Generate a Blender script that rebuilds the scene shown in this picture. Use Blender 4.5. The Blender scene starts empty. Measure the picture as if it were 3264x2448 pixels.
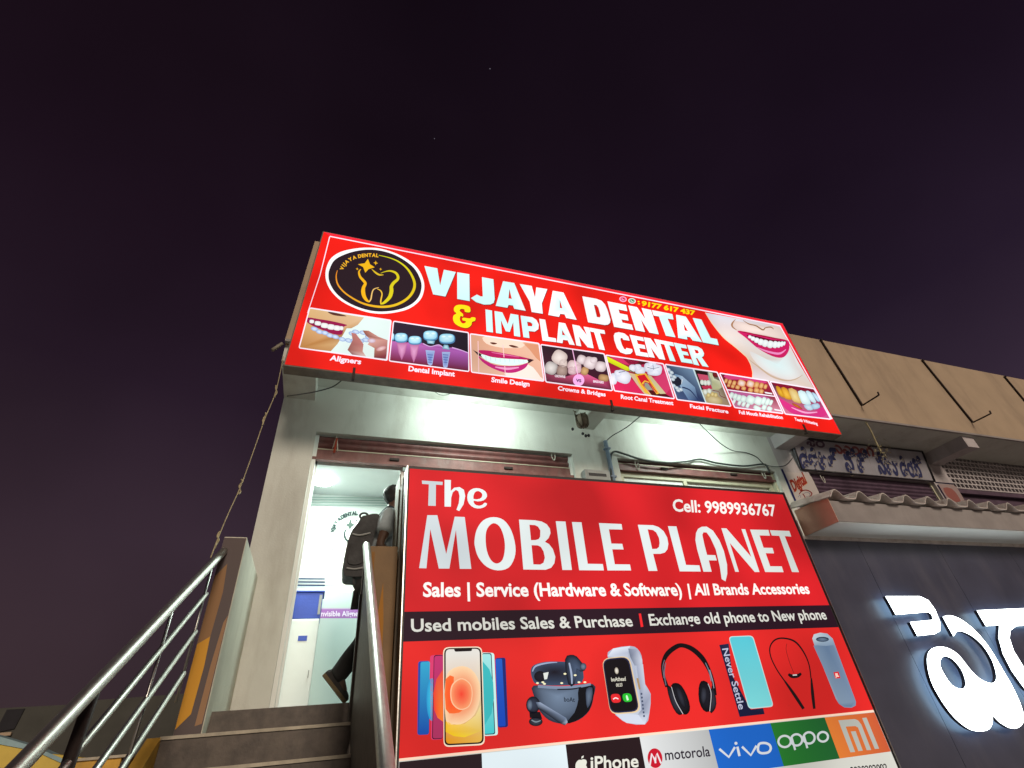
import bpy, bmesh, math, random
from mathutils import Vector, Matrix
from mathutils.geometry import tessellate_polygon
random.seed(7)
R = math.radians
scene = bpy.context.scene
col = scene.collection

# ------------------------------------------------------------------ camera
# World: X along the shop fronts, Y into the buildings, Z up; Z = 0 is the
# eye level of the photographer, the street lies 1.6 m below it.
YAW, PITCH, ROLL, FPX = 0.376405693, 0.618451699, -0.0973633684, 1582.58489
GROUND = -1.6
fw = Vector((math.sin(YAW)*math.cos(PITCH), math.cos(YAW)*math.cos(PITCH), math.sin(PITCH)))
r0 = Vector((math.cos(YAW), -math.sin(YAW), 0)); u0 = r0.cross(fw)
rt = r0*math.cos(ROLL) + u0*math.sin(ROLL); up = -r0*math.sin(ROLL) + u0*math.cos(ROLL)
cd = bpy.data.cameras.new('camera'); cam = bpy.data.objects.new('camera', cd); col.objects.link(cam)
cam.matrix_world = Matrix(((rt.x, up.x, -fw.x, 0), (rt.y, up.y, -fw.y, 0), (rt.z, up.z, -fw.z, 0), (0, 0, 0, 1)))
cd.sensor_fit = 'HORIZONTAL'; cd.sensor_width = 36; cd.lens = FPX/3264*36
cd.clip_start = 0.05; cd.clip_end = 3000
scene.camera = cam

# ------------------------------------------------------------------ colour management, world, lights
vs = scene.view_settings
scene.display_settings.display_device = 'sRGB'
vs.view_transform = 'Standard'; vs.look = 'None'; vs.exposure = 0; vs.gamma = 1; vs.use_curve_mapping = False
scene.cycles.use_denoising = True
scene.cycles.max_bounces = 6; scene.cycles.diffuse_bounces = 4
scene.cycles.sample_clamp_indirect = 4

def lin(v):
    v /= 255.0
    return v/12.92 if v <= 0.04045 else ((v+0.055)/1.055)**2.4
def C(r, g, b, k=1.0): return (lin(r)*k, lin(g)*k, lin(b)*k, 1)

w = bpy.data.worlds.new('World'); scene.world = w; w.use_nodes = True
nt = w.node_tree; N = nt.nodes; N.clear()
out = N.new('ShaderNodeOutputWorld'); bg = N.new('ShaderNodeBackground'); nt.links.new(bg.outputs[0], out.inputs[0])
tc = N.new('ShaderNodeTexCoord'); sep = N.new('ShaderNodeSeparateXYZ'); nt.links.new(tc.outputs['Generated'], sep.inputs[0])
ramp = N.new('ShaderNodeValToRGB'); nt.links.new(sep.outputs['Z'], ramp.inputs[0])
cr = ramp.color_ramp
cr.elements[0].position = 0.0; cr.elements[0].color = C(80, 68, 68)
cr.elements[1].position = 1.0; cr.elements[1].color = C(27, 18, 28)
for p, c in ((0.10, C(75, 62, 68)), (0.30, C(68, 55, 66)), (0.52, C(46, 34, 48)), (0.72, C(37, 25, 38)), (0.87, C(30, 20, 30))):
    e = cr.elements.new(p); e.color = c
# a slightly bluer glow of the town on the right
rx = N.new('ShaderNodeMapRange'); rx.inputs['From Min'].default_value = -0.6; rx.inputs['From Max'].default_value = 0.9
nt.links.new(sep.outputs['X'], rx.inputs['Value'])
tint = N.new('ShaderNodeMix'); tint.data_type = 'RGBA'; tint.blend_type = 'MULTIPLY'; tint.inputs['Factor'].default_value = 1
mixt = N.new('ShaderNodeMix'); mixt.data_type = 'RGBA'
mixt.inputs['A'].default_value = (1.0, 0.88, 0.88, 1); mixt.inputs['B'].default_value = (1.0, 0.95, 1.15, 1)
nt.links.new(rx.outputs['Result'], mixt.inputs['Factor'])
nt.links.new(ramp.outputs[0], tint.inputs['A']); nt.links.new(mixt.outputs['Result'], tint.inputs['B'])
cloud = N.new('ShaderNodeTexNoise'); cloud.inputs['Scale'].default_value = 2.2; cloud.inputs['Detail'].default_value = 3
nt.links.new(tc.outputs['Generated'], cloud.inputs['Vector'])
cm = N.new('ShaderNodeMapRange'); cm.inputs['From Min'].default_value = .3; cm.inputs['From Max'].default_value = .7
cm.inputs['To Min'].default_value = .8; cm.inputs['To Max'].default_value = 1.2
nt.links.new(cloud.outputs['Fac'], cm.inputs['Value'])
mul = N.new('ShaderNodeMix'); mul.data_type = 'RGBA'; mul.blend_type = 'MULTIPLY'; mul.inputs['Factor'].default_value = 1
nt.links.new(tint.outputs['Result'], mul.inputs['A']); nt.links.new(cm.outputs['Result'], mul.inputs['B'])
# stars
vor = N.new('ShaderNodeTexVoronoi'); vor.inputs['Scale'].default_value = 13.0; nt.links.new(tc.outputs['Generated'], vor.inputs['Vector'])
lt = N.new('ShaderNodeMath'); lt.operation = 'LESS_THAN'; lt.inputs[1].default_value = 0.013; nt.links.new(vor.outputs['Distance'], lt.inputs[0])
addc = N.new('ShaderNodeMix'); addc.data_type = 'RGBA'; addc.blend_type = 'ADD'
nt.links.new(lt.outputs[0], addc.inputs['Factor']); nt.links.new(mul.outputs['Result'], addc.inputs['A'])
addc.inputs['B'].default_value = (.22, .2, .25, 1)
nt.links.new(addc.outputs['Result'], bg.inputs['Color']); bg.inputs['Strength'].default_value = 0.62

# the street lighting behind the photographer: low, warm and soft
sd = bpy.data.lights.new('street_light', 'SUN'); so = bpy.data.objects.new('street_light', sd); col.objects.link(so)
sd.energy = 1.9; sd.angle = R(16); sd.color = (1.0, 0.83, 0.66)
so.rotation_euler = Vector((-0.11, 1.0, -0.36)).to_track_quat('-Z', 'Y').to_euler()

# ------------------------------------------------------------------ helpers
def at(fr, x, y, Y):
    """point on the plane at depth Y seen at (x, y) of a zoomed part of the photo"""
    px, py = fr[0] + x/fr[2], fr[1] + y/fr[2]
    d = fw*FPX + rt*(px-1632) + up*(1224-py)
    return Vector((d.x/d.y*Y, Y, d.z/d.y*Y))
FULL = (0, 0, 2212/3264)
zA = (1320, 1500, 3.45625); zB = (1960, 1560, 3.45625); zC = (1020, 740, 5.8211); zD = (1330, 820, 3.95)
zE = (1820, 880, 3.95); zF = (2240, 980, 4.6083); zG = (920, 960, 3.45625); zH = (1480, 1040, 3.45625)
z5 = (1240, 1900, 2.9105); z6 = (1900, 1900, 2.212); z7 = (2600, 1700, 2.2184)
zR = (2400, 980, 2.0231); zT = (2700, 1280, 3.922); zU = (2440, 1500, 4.739); zS = (1800, 1280, 2.458)
zL = (960, 1180, 2.212); zP = (1000, 1500, 2.075); zI = (840, 1340, 1.728); z8 = (0, 1600, 1.7015); z9 = (0, 2100, 3.16)

def tag(o, label=None, cat=None, group=None, kind=None):
    if label: o['label'] = label
    if cat: o['category'] = cat
    if group: o['group'] = group
    if kind: o['kind'] = kind
    return o
def thing(name, loc, label, cat, group=None):
    o = bpy.data.objects.new(name, None); col.objects.link(o); o.location = loc; o.empty_display_size = .2
    return tag(o, label, cat, group)
def link(name, me, parent=None):
    o = bpy.data.objects.new(name, me); col.objects.link(o)
    if parent is not None:
        o.parent = parent
        m = Vector((0, 0, 0)); p = parent
        while p is not None: m += p.location; p = p.parent
        o.location = -m
    return o

def catmull(pts, n=4, closed=True):
    res = []; L = len(pts)
    for i in range(L if closed else L-1):
        if closed: p = [pts[(i+k-1) % L] for k in range(4)]
        else: p = [pts[max(0, min(L-1, i+k-1))] for k in range(4)]
        for s in range(n):
            t = s/n
            res.append(tuple(.5*((2*b) + (-a+c)*t + (2*a-5*b+4*c-d)*t*t + (-a+3*b-3*c+d)*t**3) for a, b, c, d in zip(*p)))
    if not closed: res.append(tuple(pts[-1]))
    return res

class MB:
    """collects shapes and links them as ONE mesh object"""
    def __init__(s): s.v = []; s.f = []; s.sm = []
    def quad(s, *p, smooth=False):
        i = len(s.v); s.v += [Vector(q) for q in p]; s.f.append(tuple(range(i, i+len(p)))); s.sm.append(smooth)
    def box(s, x0, x1, y0, y1, z0, z1):
        p = [(x, y, z) for z in (z0, z1) for y in (y0, y1) for x in (x0, x1)]
        i = len(s.v); s.v += [Vector(q) for q in p]
        for f in ((0, 2, 3, 1), (4, 5, 7, 6), (0, 1, 5, 4), (1, 3, 7, 5), (3, 2, 6, 7), (2, 0, 4, 6)):
            s.f.append(tuple(i+k for k in f)); s.sm.append(False)
    def prism(s, poly, d):
        """poly: 3D outline; d: extrusion vector"""
        d = Vector(d); n = len(poly); i = len(s.v); s.v += [Vector(p) for p in poly] + [Vector(p)+d for p in poly]
        for t in tessellate_polygon([[Vector(p) for p in poly]]):
            s.f.append((i+t[0], i+t[1], i+t[2])); s.sm.append(False)
            s.f.append((i+n+t[2], i+n+t[1], i+n+t[0])); s.sm.append(False)
        for k in range(n):
            s.f.append((i+k, i+(k+1) % n, i+n+(k+1) % n, i+n+k)); s.sm.append(False)
    def tube(s, pts, r, n=8, cap=True):
        pts = [Vector(p) for p in pts]; rs = r if isinstance(r, (list, tuple)) else [r]*len(pts)
        i = len(s.v); a = None
        for k, p in enumerate(pts):
            t = (pts[min(k+1, len(pts)-1)] - pts[max(k-1, 0)]).normalized()
            if a is None: a = t.orthogonal().normalized()
            else: a = (a - t*a.dot(t)).normalized()
            b = t.cross(a)
            for q in range(n):
                an = 2*math.pi*q/n; s.v.append(p + (a*math.cos(an) + b*math.sin(an))*rs[k])
        for k in range(len(pts)-1):
            for q in range(n):
                s.f.append((i+k*n+q, i+k*n+(q+1) % n, i+(k+1)*n+(q+1) % n, i+(k+1)*n+q)); s.sm.append(True)
        if cap:
            s.f.append(tuple(i+q for q in reversed(range(n)))); s.sm.append(False)
            s.f.append(tuple(i+(len(pts)-1)*n+q for q in range(n))); s.sm.append(False)
    def ball(s, c, rx, ry=None, rz=None, n=12, m=8, jit=0):
        ry = ry or rx; rz = rz or rx; i = len(s.v); c = Vector(c)
        s.v.append(c+Vector((0, 0, rz)))
        for a in range(1, m):
            th = math.pi*a/m
            for b in range(n):
                ph = 2*math.pi*b/n; k = 1+random.uniform(-jit, jit)
                s.v.append(c+Vector((rx*math.sin(th)*math.cos(ph)*k, ry*math.sin(th)*math.sin(ph)*k, rz*math.cos(th)*k)))
        s.v.append(c-Vector((0, 0, rz)))
        for b in range(n):
            s.f.append((i, i+1+b, i+1+(b+1) % n)); s.sm.append(True)
            e = i+1+(m-2)*n
            s.f.append((e+n, e+(b+1) % n, e+b)); s.sm.append(True)
        for a in range(m-2):
            for b in range(n):
                q = i+1+a*n
                s.f.append((q+b, q+n+b, q+n+(b+1) % n, q+(b+1) % n)); s.sm.append(True)
    def build(s, name, mat, parent=None, bevel=0, origin=True):
        me = bpy.data.meshes.new(name); me.from_pydata([tuple(v) for v in s.v], [], s.f)
        me.polygons.foreach_set('use_smooth', s.sm); me.materials.append(mat); me.update()
        bm = bmesh.new(); bm.from_mesh(me); bmesh.ops.recalc_face_normals(bm, faces=bm.faces); bm.to_mesh(me); bm.free()
        o = link(name, me, parent)
        if bevel:
            m = o.modifiers.new('bevel', 'BEVEL'); m.width = bevel; m.segments = 2; m.limit_method = 'ANGLE'; m.angle_limit = R(40)
        return o

# ------------------------------------------------------------------ materials
def mat(name, base, rough=.7, metal=0, var=.12, scale=6, bump=.15, stain=None, spec=.4, stain_scale=1.5, bscale=60):
    m = bpy.data.materials.new(name); m.use_nodes = True; t = m.node_tree; b = t.nodes['Principled BSDF']
    b.inputs['Roughness'].default_value = rough; b.inputs['Metallic'].default_value = metal
    b.inputs['Specular IOR Level'].default_value = spec
    co = t.nodes.new('ShaderNodeTexCoord')
    n1 = t.nodes.new('ShaderNodeTexNoise'); n1.inputs['Scale'].default_value = scale; n1.inputs['Detail'].default_value = 6
    t.links.new(co.outputs['Object'], n1.inputs['Vector'])
    mr = t.nodes.new('ShaderNodeMapRange'); mr.inputs['From Min'].default_value = .3; mr.inputs['From Max'].default_value = .7
    mr.inputs['To Min'].default_value = 1-var; mr.inputs['To Max'].default_value = 1+var
    t.links.new(n1.outputs['Fac'], mr.inputs['Value'])
    mx = t.nodes.new('ShaderNodeMix'); mx.data_type = 'RGBA'; mx.blend_type = 'MULTIPLY'; mx.inputs['Factor'].default_value = 1
    mx.inputs['A'].default_value = base; t.links.new(mr.outputs['Result'], mx.inputs['B'])
    res = mx.outputs['Result']
    if stain:
        n2 = t.nodes.new('ShaderNodeTexNoise'); n2.inputs['Scale'].default_value = stain_scale; n2.inputs['Detail'].default_value = 8
        n2.inputs['Roughness'].default_value = .65
        mp = t.nodes.new('ShaderNodeMapping'); mp.inputs['Scale'].default_value = (2.2, 2.2, .55)
        t.links.new(co.outputs['Object'], mp.inputs['Vector']); t.links.new(mp.outputs[0], n2.inputs['Vector'])
        m2 = t.nodes.new('ShaderNodeMapRange'); m2.inputs['From Min'].default_value = .5; m2.inputs['From Max'].default_value = .72
        m2.inputs['To Max'].default_value = stain[1]
        t.links.new(n2.outputs['Fac'], m2.inputs['Value'])
        m3 = t.nodes.new('ShaderNodeMix'); m3.data_type = 'RGBA'; m3.inputs['B'].default_value = stain[0]
        t.links.new(m2.outputs['Result'], m3.inputs['Factor']); t.links.new(res, m3.inputs['A']); res = m3.outputs['Result']
    t.links.new(res, b.inputs['Base Color'])
    if bump:
        n3 = t.nodes.new('ShaderNodeTexNoise'); n3.inputs['Scale'].default_value = bscale; n3.inputs['Detail'].default_value = 4
        t.links.new(co.outputs['Object'], n3.inputs['Vector'])
        bp = t.nodes.new('ShaderNodeBump'); bp.inputs['Strength'].default_value = bump; bp.inputs['Distance'].default_value = .01
        t.links.new(n3.outputs['Fac'], bp.inputs['Height']); t.links.new(bp.outputs[0], b.inputs['Normal'])
    return m
def emit(name, c, k, sample=True):
    m = bpy.data.materials.new(name); m.use_nodes = True; b = m.node_tree.nodes['Principled BSDF']
    b.inputs['Base Color'].default_value = (.5, .5, .5, 1); b.inputs['Emission Color'].default_value = c; b.inputs['Emission Strength'].default_value = k
    if not sample: m.cycles.emission_sampling = 'NONE'
    return m
def print_mat(name, glow, sample, uneven=.12, diffuse=.10):
    """printed vinyl: the 'Col' attribute holds the ink; glow = how strongly the tubes behind shine through"""
    m = bpy.data.materials.new(name); m.use_nodes = True; t = m.node_tree; b = t.nodes['Principled BSDF']
    a = t.nodes.new('ShaderNodeAttribute'); a.attribute_name = 'Col'
    d = t.nodes.new('ShaderNodeMix'); d.data_type = 'RGBA'; d.blend_type = 'MULTIPLY'; d.inputs['Factor'].default_value = 1
    d.inputs['B'].default_value = (diffuse, diffuse, diffuse, 1)
    t.links.new(a.outputs['Color'], d.inputs['A']); t.links.new(d.outputs['Result'], b.inputs['Base Color'])
    b.inputs['Roughness'].default_value = .5; b.inputs['Specular IOR Level'].default_value = .08
    if glow:
        t.links.new(a.outputs['Color'], b.inputs['Emission Color'])
        co = t.nodes.new('ShaderNodeTexCoord'); n = t.nodes.new('ShaderNodeTexNoise')
        n.inputs['Scale'].default_value = 1.3; n.inputs['Detail'].default_value = 1
        t.links.new(co.outputs['Object'], n.inputs['Vector'])
        r = t.nodes.new('ShaderNodeMapRange'); r.inputs['From Min'].default_value = .35; r.inputs['From Max'].default_value = .65
        r.inputs['To Min'].default_value = glow*(1-uneven); r.inputs['To Max'].default_value = glow*(1+uneven)
        t.links.new(n.outputs['Fac'], r.inputs['Value']); t.links.new(r.outputs['Result'], b.inputs['Emission Strength'])
    if not sample: m.cycles.emission_sampling = 'NONE'
    return m

PR_PANEL = print_mat('lit_vinyl_base', 1.0, True, .22)
PR_ART = print_mat('lit_vinyl_print', 1.0, False)
PR_PAINT = print_mat('wall_paint_print', 0, False, diffuse=1)
M = dict(
    plaster=mat('white_plaster', (.60, .62, .58, 1), .85, var=.06, scale=3, stain=((.34, .32, .28, 1), .5)),
    plaster_old_light_tint=mat('old_plaster_light_tint', (.47, .44, .46, 1), .9, var=.1, scale=4, stain=((.24, .22, .21, 1), .6)),  # older plaster; purple-grey of the right bays' different lighting put into its colour
    parapet=mat('tan_parapet_paint', (.43, .33, .235, 1), .85, var=.07, scale=2.2, stain=((.30, .23, .17, 1), .65)),
    shutter=mat('maroon_shutter_paint', (.19, .075, .07, 1), .5, var=.25, scale=9, stain=((.22, .15, .14, 1), .6), stain_scale=5),
    shutter_dark=mat('dark_shutter_paint', (.09, .055, .09, 1), .6, var=.25, scale=9),
    sign_frame=mat('dark_sign_frame', (.15, .125, .105, 1), .55, var=.3, scale=12, stain=((.13, .11, .09, 1), .7), stain_scale=6),
    black=mat('black_paint', (.02, .018, .022, 1), .5, var=.2),
    iron=mat('rusty_black_iron', (.03, .02, .018, 1), .7, var=.4, scale=20),
    steel=mat('brushed_stainless_steel', (.60, .61, .57, 1), .42, metal=1, var=.08, scale=30, bump=.03, stain=((.3, .28, .25, 1), .4), stain_scale=8),
    dull_steel=mat('dull_steel', (.5, .51, .5, 1), .35, metal=1, var=.12, scale=30, bump=.05),
    granite=mat('brown_granite_step', (.085, .068, .058, 1), .5, var=.3, scale=18, stain=((.14, .115, .09, 1), .6), stain_scale=4, bump=.08),
    nosing=mat('pale_step_nosing', (.45, .41, .33, 1), .7, var=.2, scale=15),
    ochre=mat('yellow_ochre_paint', (.66, .38, .06, 1), .7, var=.18, scale=7, stain=((.30, .2, .09, 1), .6), stain_scale=3),
    brown_paint=mat('brown_wall_paint', (.20, .115, .045, 1), .6, var=.18, scale=4, stain=((.10, .06, .035, 1), .7), stain_scale=2),
    beige=mat('weathered_beige_sheet', (.28, .255, .205, 1), .7, var=.15, scale=8, stain=((.16, .14, .11, 1), .6), stain_scale=4),
    cream=mat('cream_frame_paint', (.55, .54, .40, 1), .6, var=.1, scale=8),
    pale=mat('pale_cream_plaster', (.74, .73, .62, 1), .85, var=.07, scale=4, stain=((.5, .46, .36, 1), .4)),
    glossy=mat('frosted_glass_panel', (.74, .79, .76, 1), .12, var=.02, bump=0, spec=.5),
    white=mat('white_laminate', (.72, .76, .74, 1), .45, var=.03, bump=.02),
    fascia=mat('charcoal_aluminium_panel', (.062, .066, .104, 1), .34, var=.15, scale=2.5, bump=.04, spec=.6, stain=((.11, .11, .145, 1), .7), stain_scale=1.1),
    concrete=mat('grey_concrete', (.3, .28, .28, 1), .9, var=.12, scale=5, stain=((.2, .18, .18, 1), .5)),
    pink=mat('salmon_paint', (.78, .46, .35, 1), .8, var=.08, scale=4),
    tin=mat('corrugated_cement_sheet', (.54, .50, .48, 1), .8, var=.15, scale=8, stain=((.26, .22, .2, 1), .6), stain_scale=5),
    ground=mat('pale_bounce_concrete', (.60, .57, .54, 1), .9, var=.2, scale=30),  # unseen ground, made pale so it bounces light up onto the soffits
    grey_box=mat('grey_plastic', (.30, .31, .31, 1), .5, var=.05),
    blue_pipe=mat('blue_grey_pipe', (.16, .21, .29, 1), .5, var=.15),
    cable=mat('black_cable', (.035, .04, .04, 1), .6, var=.2),
    wire=mat('straw_coloured_wire', (.42, .36, .22, 1), .8, var=.3, scale=40),
    blue=mat('blue_plastic', (.03, .075, .40, 1), .5, var=.1),
    lblue=mat('pale_blue_paint', (.30, .45, .50, 1), .8, var=.15),
    yellow=mat('yellow_wall_paint', (.62, .46, .10, 1), .8, var=.15, scale=3),
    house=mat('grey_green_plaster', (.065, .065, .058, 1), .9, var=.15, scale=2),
    skin=mat('brown_skin', (.11, .06, .04, 1), .55, var=.06, bump=.05),
    hair=mat('black_hair', (.012, .011, .012, 1), .6, var=.3, scale=60, bump=.5, bscale=120),
    shirt=mat('grey_cotton', (.42, .49, .53, 1), .9, var=.08, scale=25),
    trousers=mat('charcoal_cotton', (.035, .035, .037, 1), .9, var=.15, scale=25),
    shoe=mat('dark_suede', (.045, .042, .042, 1), .8, var=.15, scale=25),
    sole=mat('tan_rubber', (.20, .15, .08, 1), .8, var=.12),
    bag=mat('black_nylon', (.04, .04, .043, 1), .7, var=.35, scale=14, bump=.6, bscale=22),
    gourd=mat('dried_gourd', (.22, .18, .14, 1), .8, var=.3, scale=20),
    straw=mat('dried_garland', (.42, .37, .23, 1), .9, var=.35, scale=40),
    rope=mat('dark_coir_rope', (.09, .07, .05, 1), .95, var=.3, scale=60),
    thread=mat('white_thread', (.6, .58, .5, 1), .9, var=.1),
    red_thread=mat('red_thread', (.5, .08, .04, 1), .9, var=.2),
    glass_dark=mat('dark_window', (.03, .03, .035, 1), .2, var=.1, bump=0),
)

# ------------------------------------------------------------------ printed graphics and lettering
_gl = {}
def glyphs(s, bold=0.0, spacing=1.0):
    k = (s, bold, spacing)
    if k not in _gl:
        c = bpy.data.curves.new('lettering', 'FONT'); c.body = s; c.offset = bold; c.resolution_u = 3; c.space_character = spacing
        o = bpy.data.objects.new('lettering', c); col.objects.link(o)
        bpy.context.view_layer.update()
        ev = o.evaluated_get(bpy.context.evaluated_depsgraph_get()); me = ev.to_mesh()
        v = [(p.co.x, p.co.y) for p in me.vertices]; f = [tuple(p.vertices) for p in me.polygons]
        ev.to_mesh_clear(); bpy.data.objects.remove(o); bpy.data.curves.remove(c)
        _gl[k] = (v, f)
    return _gl[k]

class Art:
    """flat print on a sign face at depth Y; layers lie 0.6 mm apart"""
    STEP = 0.0006
    def __init__(s, Y, plane=None): s.Y = Y; s.v = []; s.f = []; s.c = []; s.plane = plane
    def P(s, fr, x, y): return s.plane(fr, x, y) if s.plane else at(fr, x, y, s.Y)
    def _add(s, pts, faces, cols, layer):
        i = len(s.v); off = Vector((0, -layer*s.STEP, 0))
        s.v += [p+off for p in pts]; s.f += [tuple(i+k for k in f) for f in faces]; s.c += cols
    def poly(s, fr, pts, c, layer=1, holes=(), smooth=0):
        if smooth: pts = catmull(pts, smooth); holes = [catmull(h, smooth) for h in holes]
        loops = [[s.P(fr, *p) for p in pts]] + [[s.P(fr, *p) for p in h] for h in holes]
        tris = tessellate_polygon([[Vector((p.x, p.z, 0)) for p in l] for l in loops])
        allp = [p for l in loops for p in l]
        cols = list(c) if isinstance(c, list) else [c]*len(allp)
        s._add(allp, tris, cols, layer)
    def fan(s, fr, pts, cin, cout, layer=1, smooth=0, centre=None):
        """gradient from the centre (cin) to the edge (cout)"""
        if smooth: pts = catmull(pts, smooth)
        n = len(pts); cx = centre or (sum(p[0] for p in pts)/n, sum(p[1] for p in pts)/n)
        mid = [(cx[0]+(p[0]-cx[0])*.6, cx[1]+(p[1]-cx[1])*.6) for p in pts]
        cm = tuple(cin[k]*.55+cout[k]*.45 for k in range(4))
        P = [s.P(fr, *cx)] + [s.P(fr, *p) for p in mid] + [s.P(fr, *p) for p in pts]
        F = []
        for k in range(n):
            a, b = 1+k, 1+(k+1) % n
            F += [(0, a, b), (a, a+n, b+n, b)]
        s._add(P, F, [cin]+[cm]*n+[cout]*n, layer)
    def ell(s, fr, cx, cy, rx, ry, cin, cout=None, layer=2, rot=0, n=18, e=1.0):
        a = R(rot); pts = []
        for k in range(n):
            t = 2*math.pi*k/n; x, y = rx*math.copysign(abs(math.cos(t))**e, math.cos(t)), ry*math.copysign(abs(math.sin(t))**e, math.sin(t))
            pts.append((cx+x*math.cos(a)-y*math.sin(a), cy+x*math.sin(a)+y*math.cos(a)))
        s.fan(fr, pts, cin, cout or cin, layer)
    def stroke(s, fr, pts, c, layer=2, n=5, closed=False):
        """pts: (x, y, width); c: one colour, or (first, last)"""
        q = catmull(pts, n, closed) if n > 1 else pts
        if closed: q = q + [q[0]]
        P = []; cols = []
        for k, (x, y, w_) in enumerate(q):
            x0, y0, _ = q[max(0, k-1)]; x1, y1, _ = q[min(len(q)-1, k+1)]
            L = math.hypot(x1-x0, y1-y0) or 1; nx, ny = -(y1-y0)/L*w_/2, (x1-x0)/L*w_/2
            P += [s.P(fr, x+nx, y+ny), s.P(fr, x-nx, y-ny)]
            t = k/(len(q)-1)
            cc = tuple(c[0][j]*(1-t)+c[1][j]*t for j in range(4)) if isinstance(c, list) else c
            cols += [cc, cc]
        s._add(P, [(2*k, 2*k+1, 2*k+3, 2*k+2) for k in range(len(q)-1)], cols, layer)
    def text(s, body, bl, br, tl, c, layer=3, bold=0.0, spacing=1.0, c2=None):
        """bl, br: ends of the base line, tl: cap height above bl; each (frame, x, y)"""
        v, f = glyphs(body, bold, spacing)
        hv, _ = glyphs('H', bold)
        cap = max(p[1] for p in hv); x0 = min(p[0] for p in v); x1 = max(p[0] for p in v)
        A, B, T = s.P(*bl), s.P(*br), s.P(*tl)
        pts = [A + (B-A)*((x-x0)/(x1-x0)) + (T-A)*(y/cap) for x, y in v]
        if c2: cols = [tuple(c[j]+(c2[j]-c[j])*(x-x0)/(x1-x0) for j in range(4)) for x, y in v]
        else: cols = [c]*len(pts)
        s._add(pts, f, cols, layer)
    def chars(s, fr, body, base, size, c, layer=3, bold=.03):
        """letters set one by one along a bent base line in the frame's units"""
        for ch, (x, y, ang) in zip(body, base):
            if ch == ' ': continue
            v, f = glyphs(ch, bold); xm = (min(p[0] for p in v)+max(p[0] for p in v))/2; a = R(ang)
            pts = []
            for px, py in v:
                X, Yy = (px-xm)*size, -py*size
                pts.append(s.P(fr, x+X*math.cos(a)-Yy*math.sin(a), y+X*math.sin(a)+Yy*math.cos(a)))
            s._add(pts, f, [c]*len(pts), layer)
    def arc(s, fr, body, path, size, c, layer=3, bold=.03, gap=.0):
        """letters spread evenly along a bent base line (frame units)"""
        q = catmull(path, 8, False); L = [0]
        for (x0, y0), (x1, y1) in zip(q, q[1:]): L.append(L[-1]+math.hypot(x1-x0, y1-y0))
        wd = [(lambda v: (max(p[0] for p in v)-min(p[0] for p in v)))(glyphs(ch, bold)[0]) if ch != ' ' else .22 for ch in body]
        g = (L[-1]/size-sum(wd))/(len(body)-1); pos = 0; base = []
        for ch, w_ in zip(body, wd):
            d = (pos+w_/2)*size; k = max(j for j in range(len(L)-1) if L[j] <= d)
            t = (d-L[k])/(L[k+1]-L[k]); (x0, y0), (x1, y1) = q[k], q[k+1]
            base.append((x0+(x1-x0)*t, y0+(y1-y0)*t, math.degrees(math.atan2(y1-y0, x1-x0)))); pos += w_+g
        s.chars(fr, body, base, size, c, layer, bold)
    def build(s, name, material, parent):
        me = bpy.data.meshes.new(name); me.from_pydata([tuple(p) for p in s.v], [], s.f)
        at_ = me.color_attributes.new('Col', 'FLOAT_COLOR', 'POINT')
        at_.data.foreach_set('color', [k for c in s.c for k in c])
        me.materials.append(material); me.update()
        return link(name, me, parent)

WHITE = (1.05, 1.08, 1.1, 1); CYANW = C(214, 255, 255, 1.02); PINKW = C(255, 240, 255)
RED = C(236, 28, 20); DKRED = C(205, 28, 22)

# ================================================================== upper sign: dental clinic
YS = 3.9
sign = thing('clinic_sign', at(FULL, 1216, 860, YS), 'glowing red dental clinic sign with tooth logo and treatment pictures, on the parapet', 'sign')
tl, tr, br, bl = (at(zG[:2]+(1,), 1032.2-920, 739.2-960, YS), at((0, 0, 1), 2493.9, 1031.4, YS), at((0, 0, 1), 2681.6, 1384.1, YS), at((0, 0, 1), 907.7, 1161.1, YS))
fr_ = MB()
e = .012
cs = [tl+Vector((-e, .003, e)), tr+Vector((e, .003, e)), br+Vector((e, .003, -e)), bl+Vector((-e, .003, -e))]
fr_.prism(cs, (0, .13, 0))
fr_.build('sign_frame', M['sign_frame'], sign)
a = Art(YS); S1 = (0, 0, 1)
corner = [(1032.2, 739.2), (2493.9, 1031.4), (2681.6, 1384.1), (907.7, 1161.1)]
a.poly(S1, corner, RED, 0); a.build('sign_face', PR_PANEL, sign)
a = Art(YS)                              # pinkish margin outside the border line
ins = [(1051.5, 753.5), (2486, 1038.5), (2652, 1336), (2664, 1360), (940, 1128)]
o_ = [(1032.2, 739.2), (2493.9, 1031.4), (2681.6, 1384.1)]
a.poly(S1, [o_[0], o_[1], ins[1], ins[0]], C(246, 38, 58), 1); a.poly(S1, [o_[1], o_[2], ins[2], ins[1]], C(240, 30, 48), 1)
a.build('margin', PR_ART, sign)
# thin white border line
a = Art(YS)
a.stroke(zC, [(-230+0, 1500, 14), (0, 800, 16), (180, 85, 18)], PINKW, 2, 1)
a.stroke(S1, [(1051.5, 753.5, 3.2), (2486, 1038.5, 3.4), (2652, 1336, 4)], PINKW, 2, 1)
a.build('border_line', PR_ART, sign)
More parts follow.
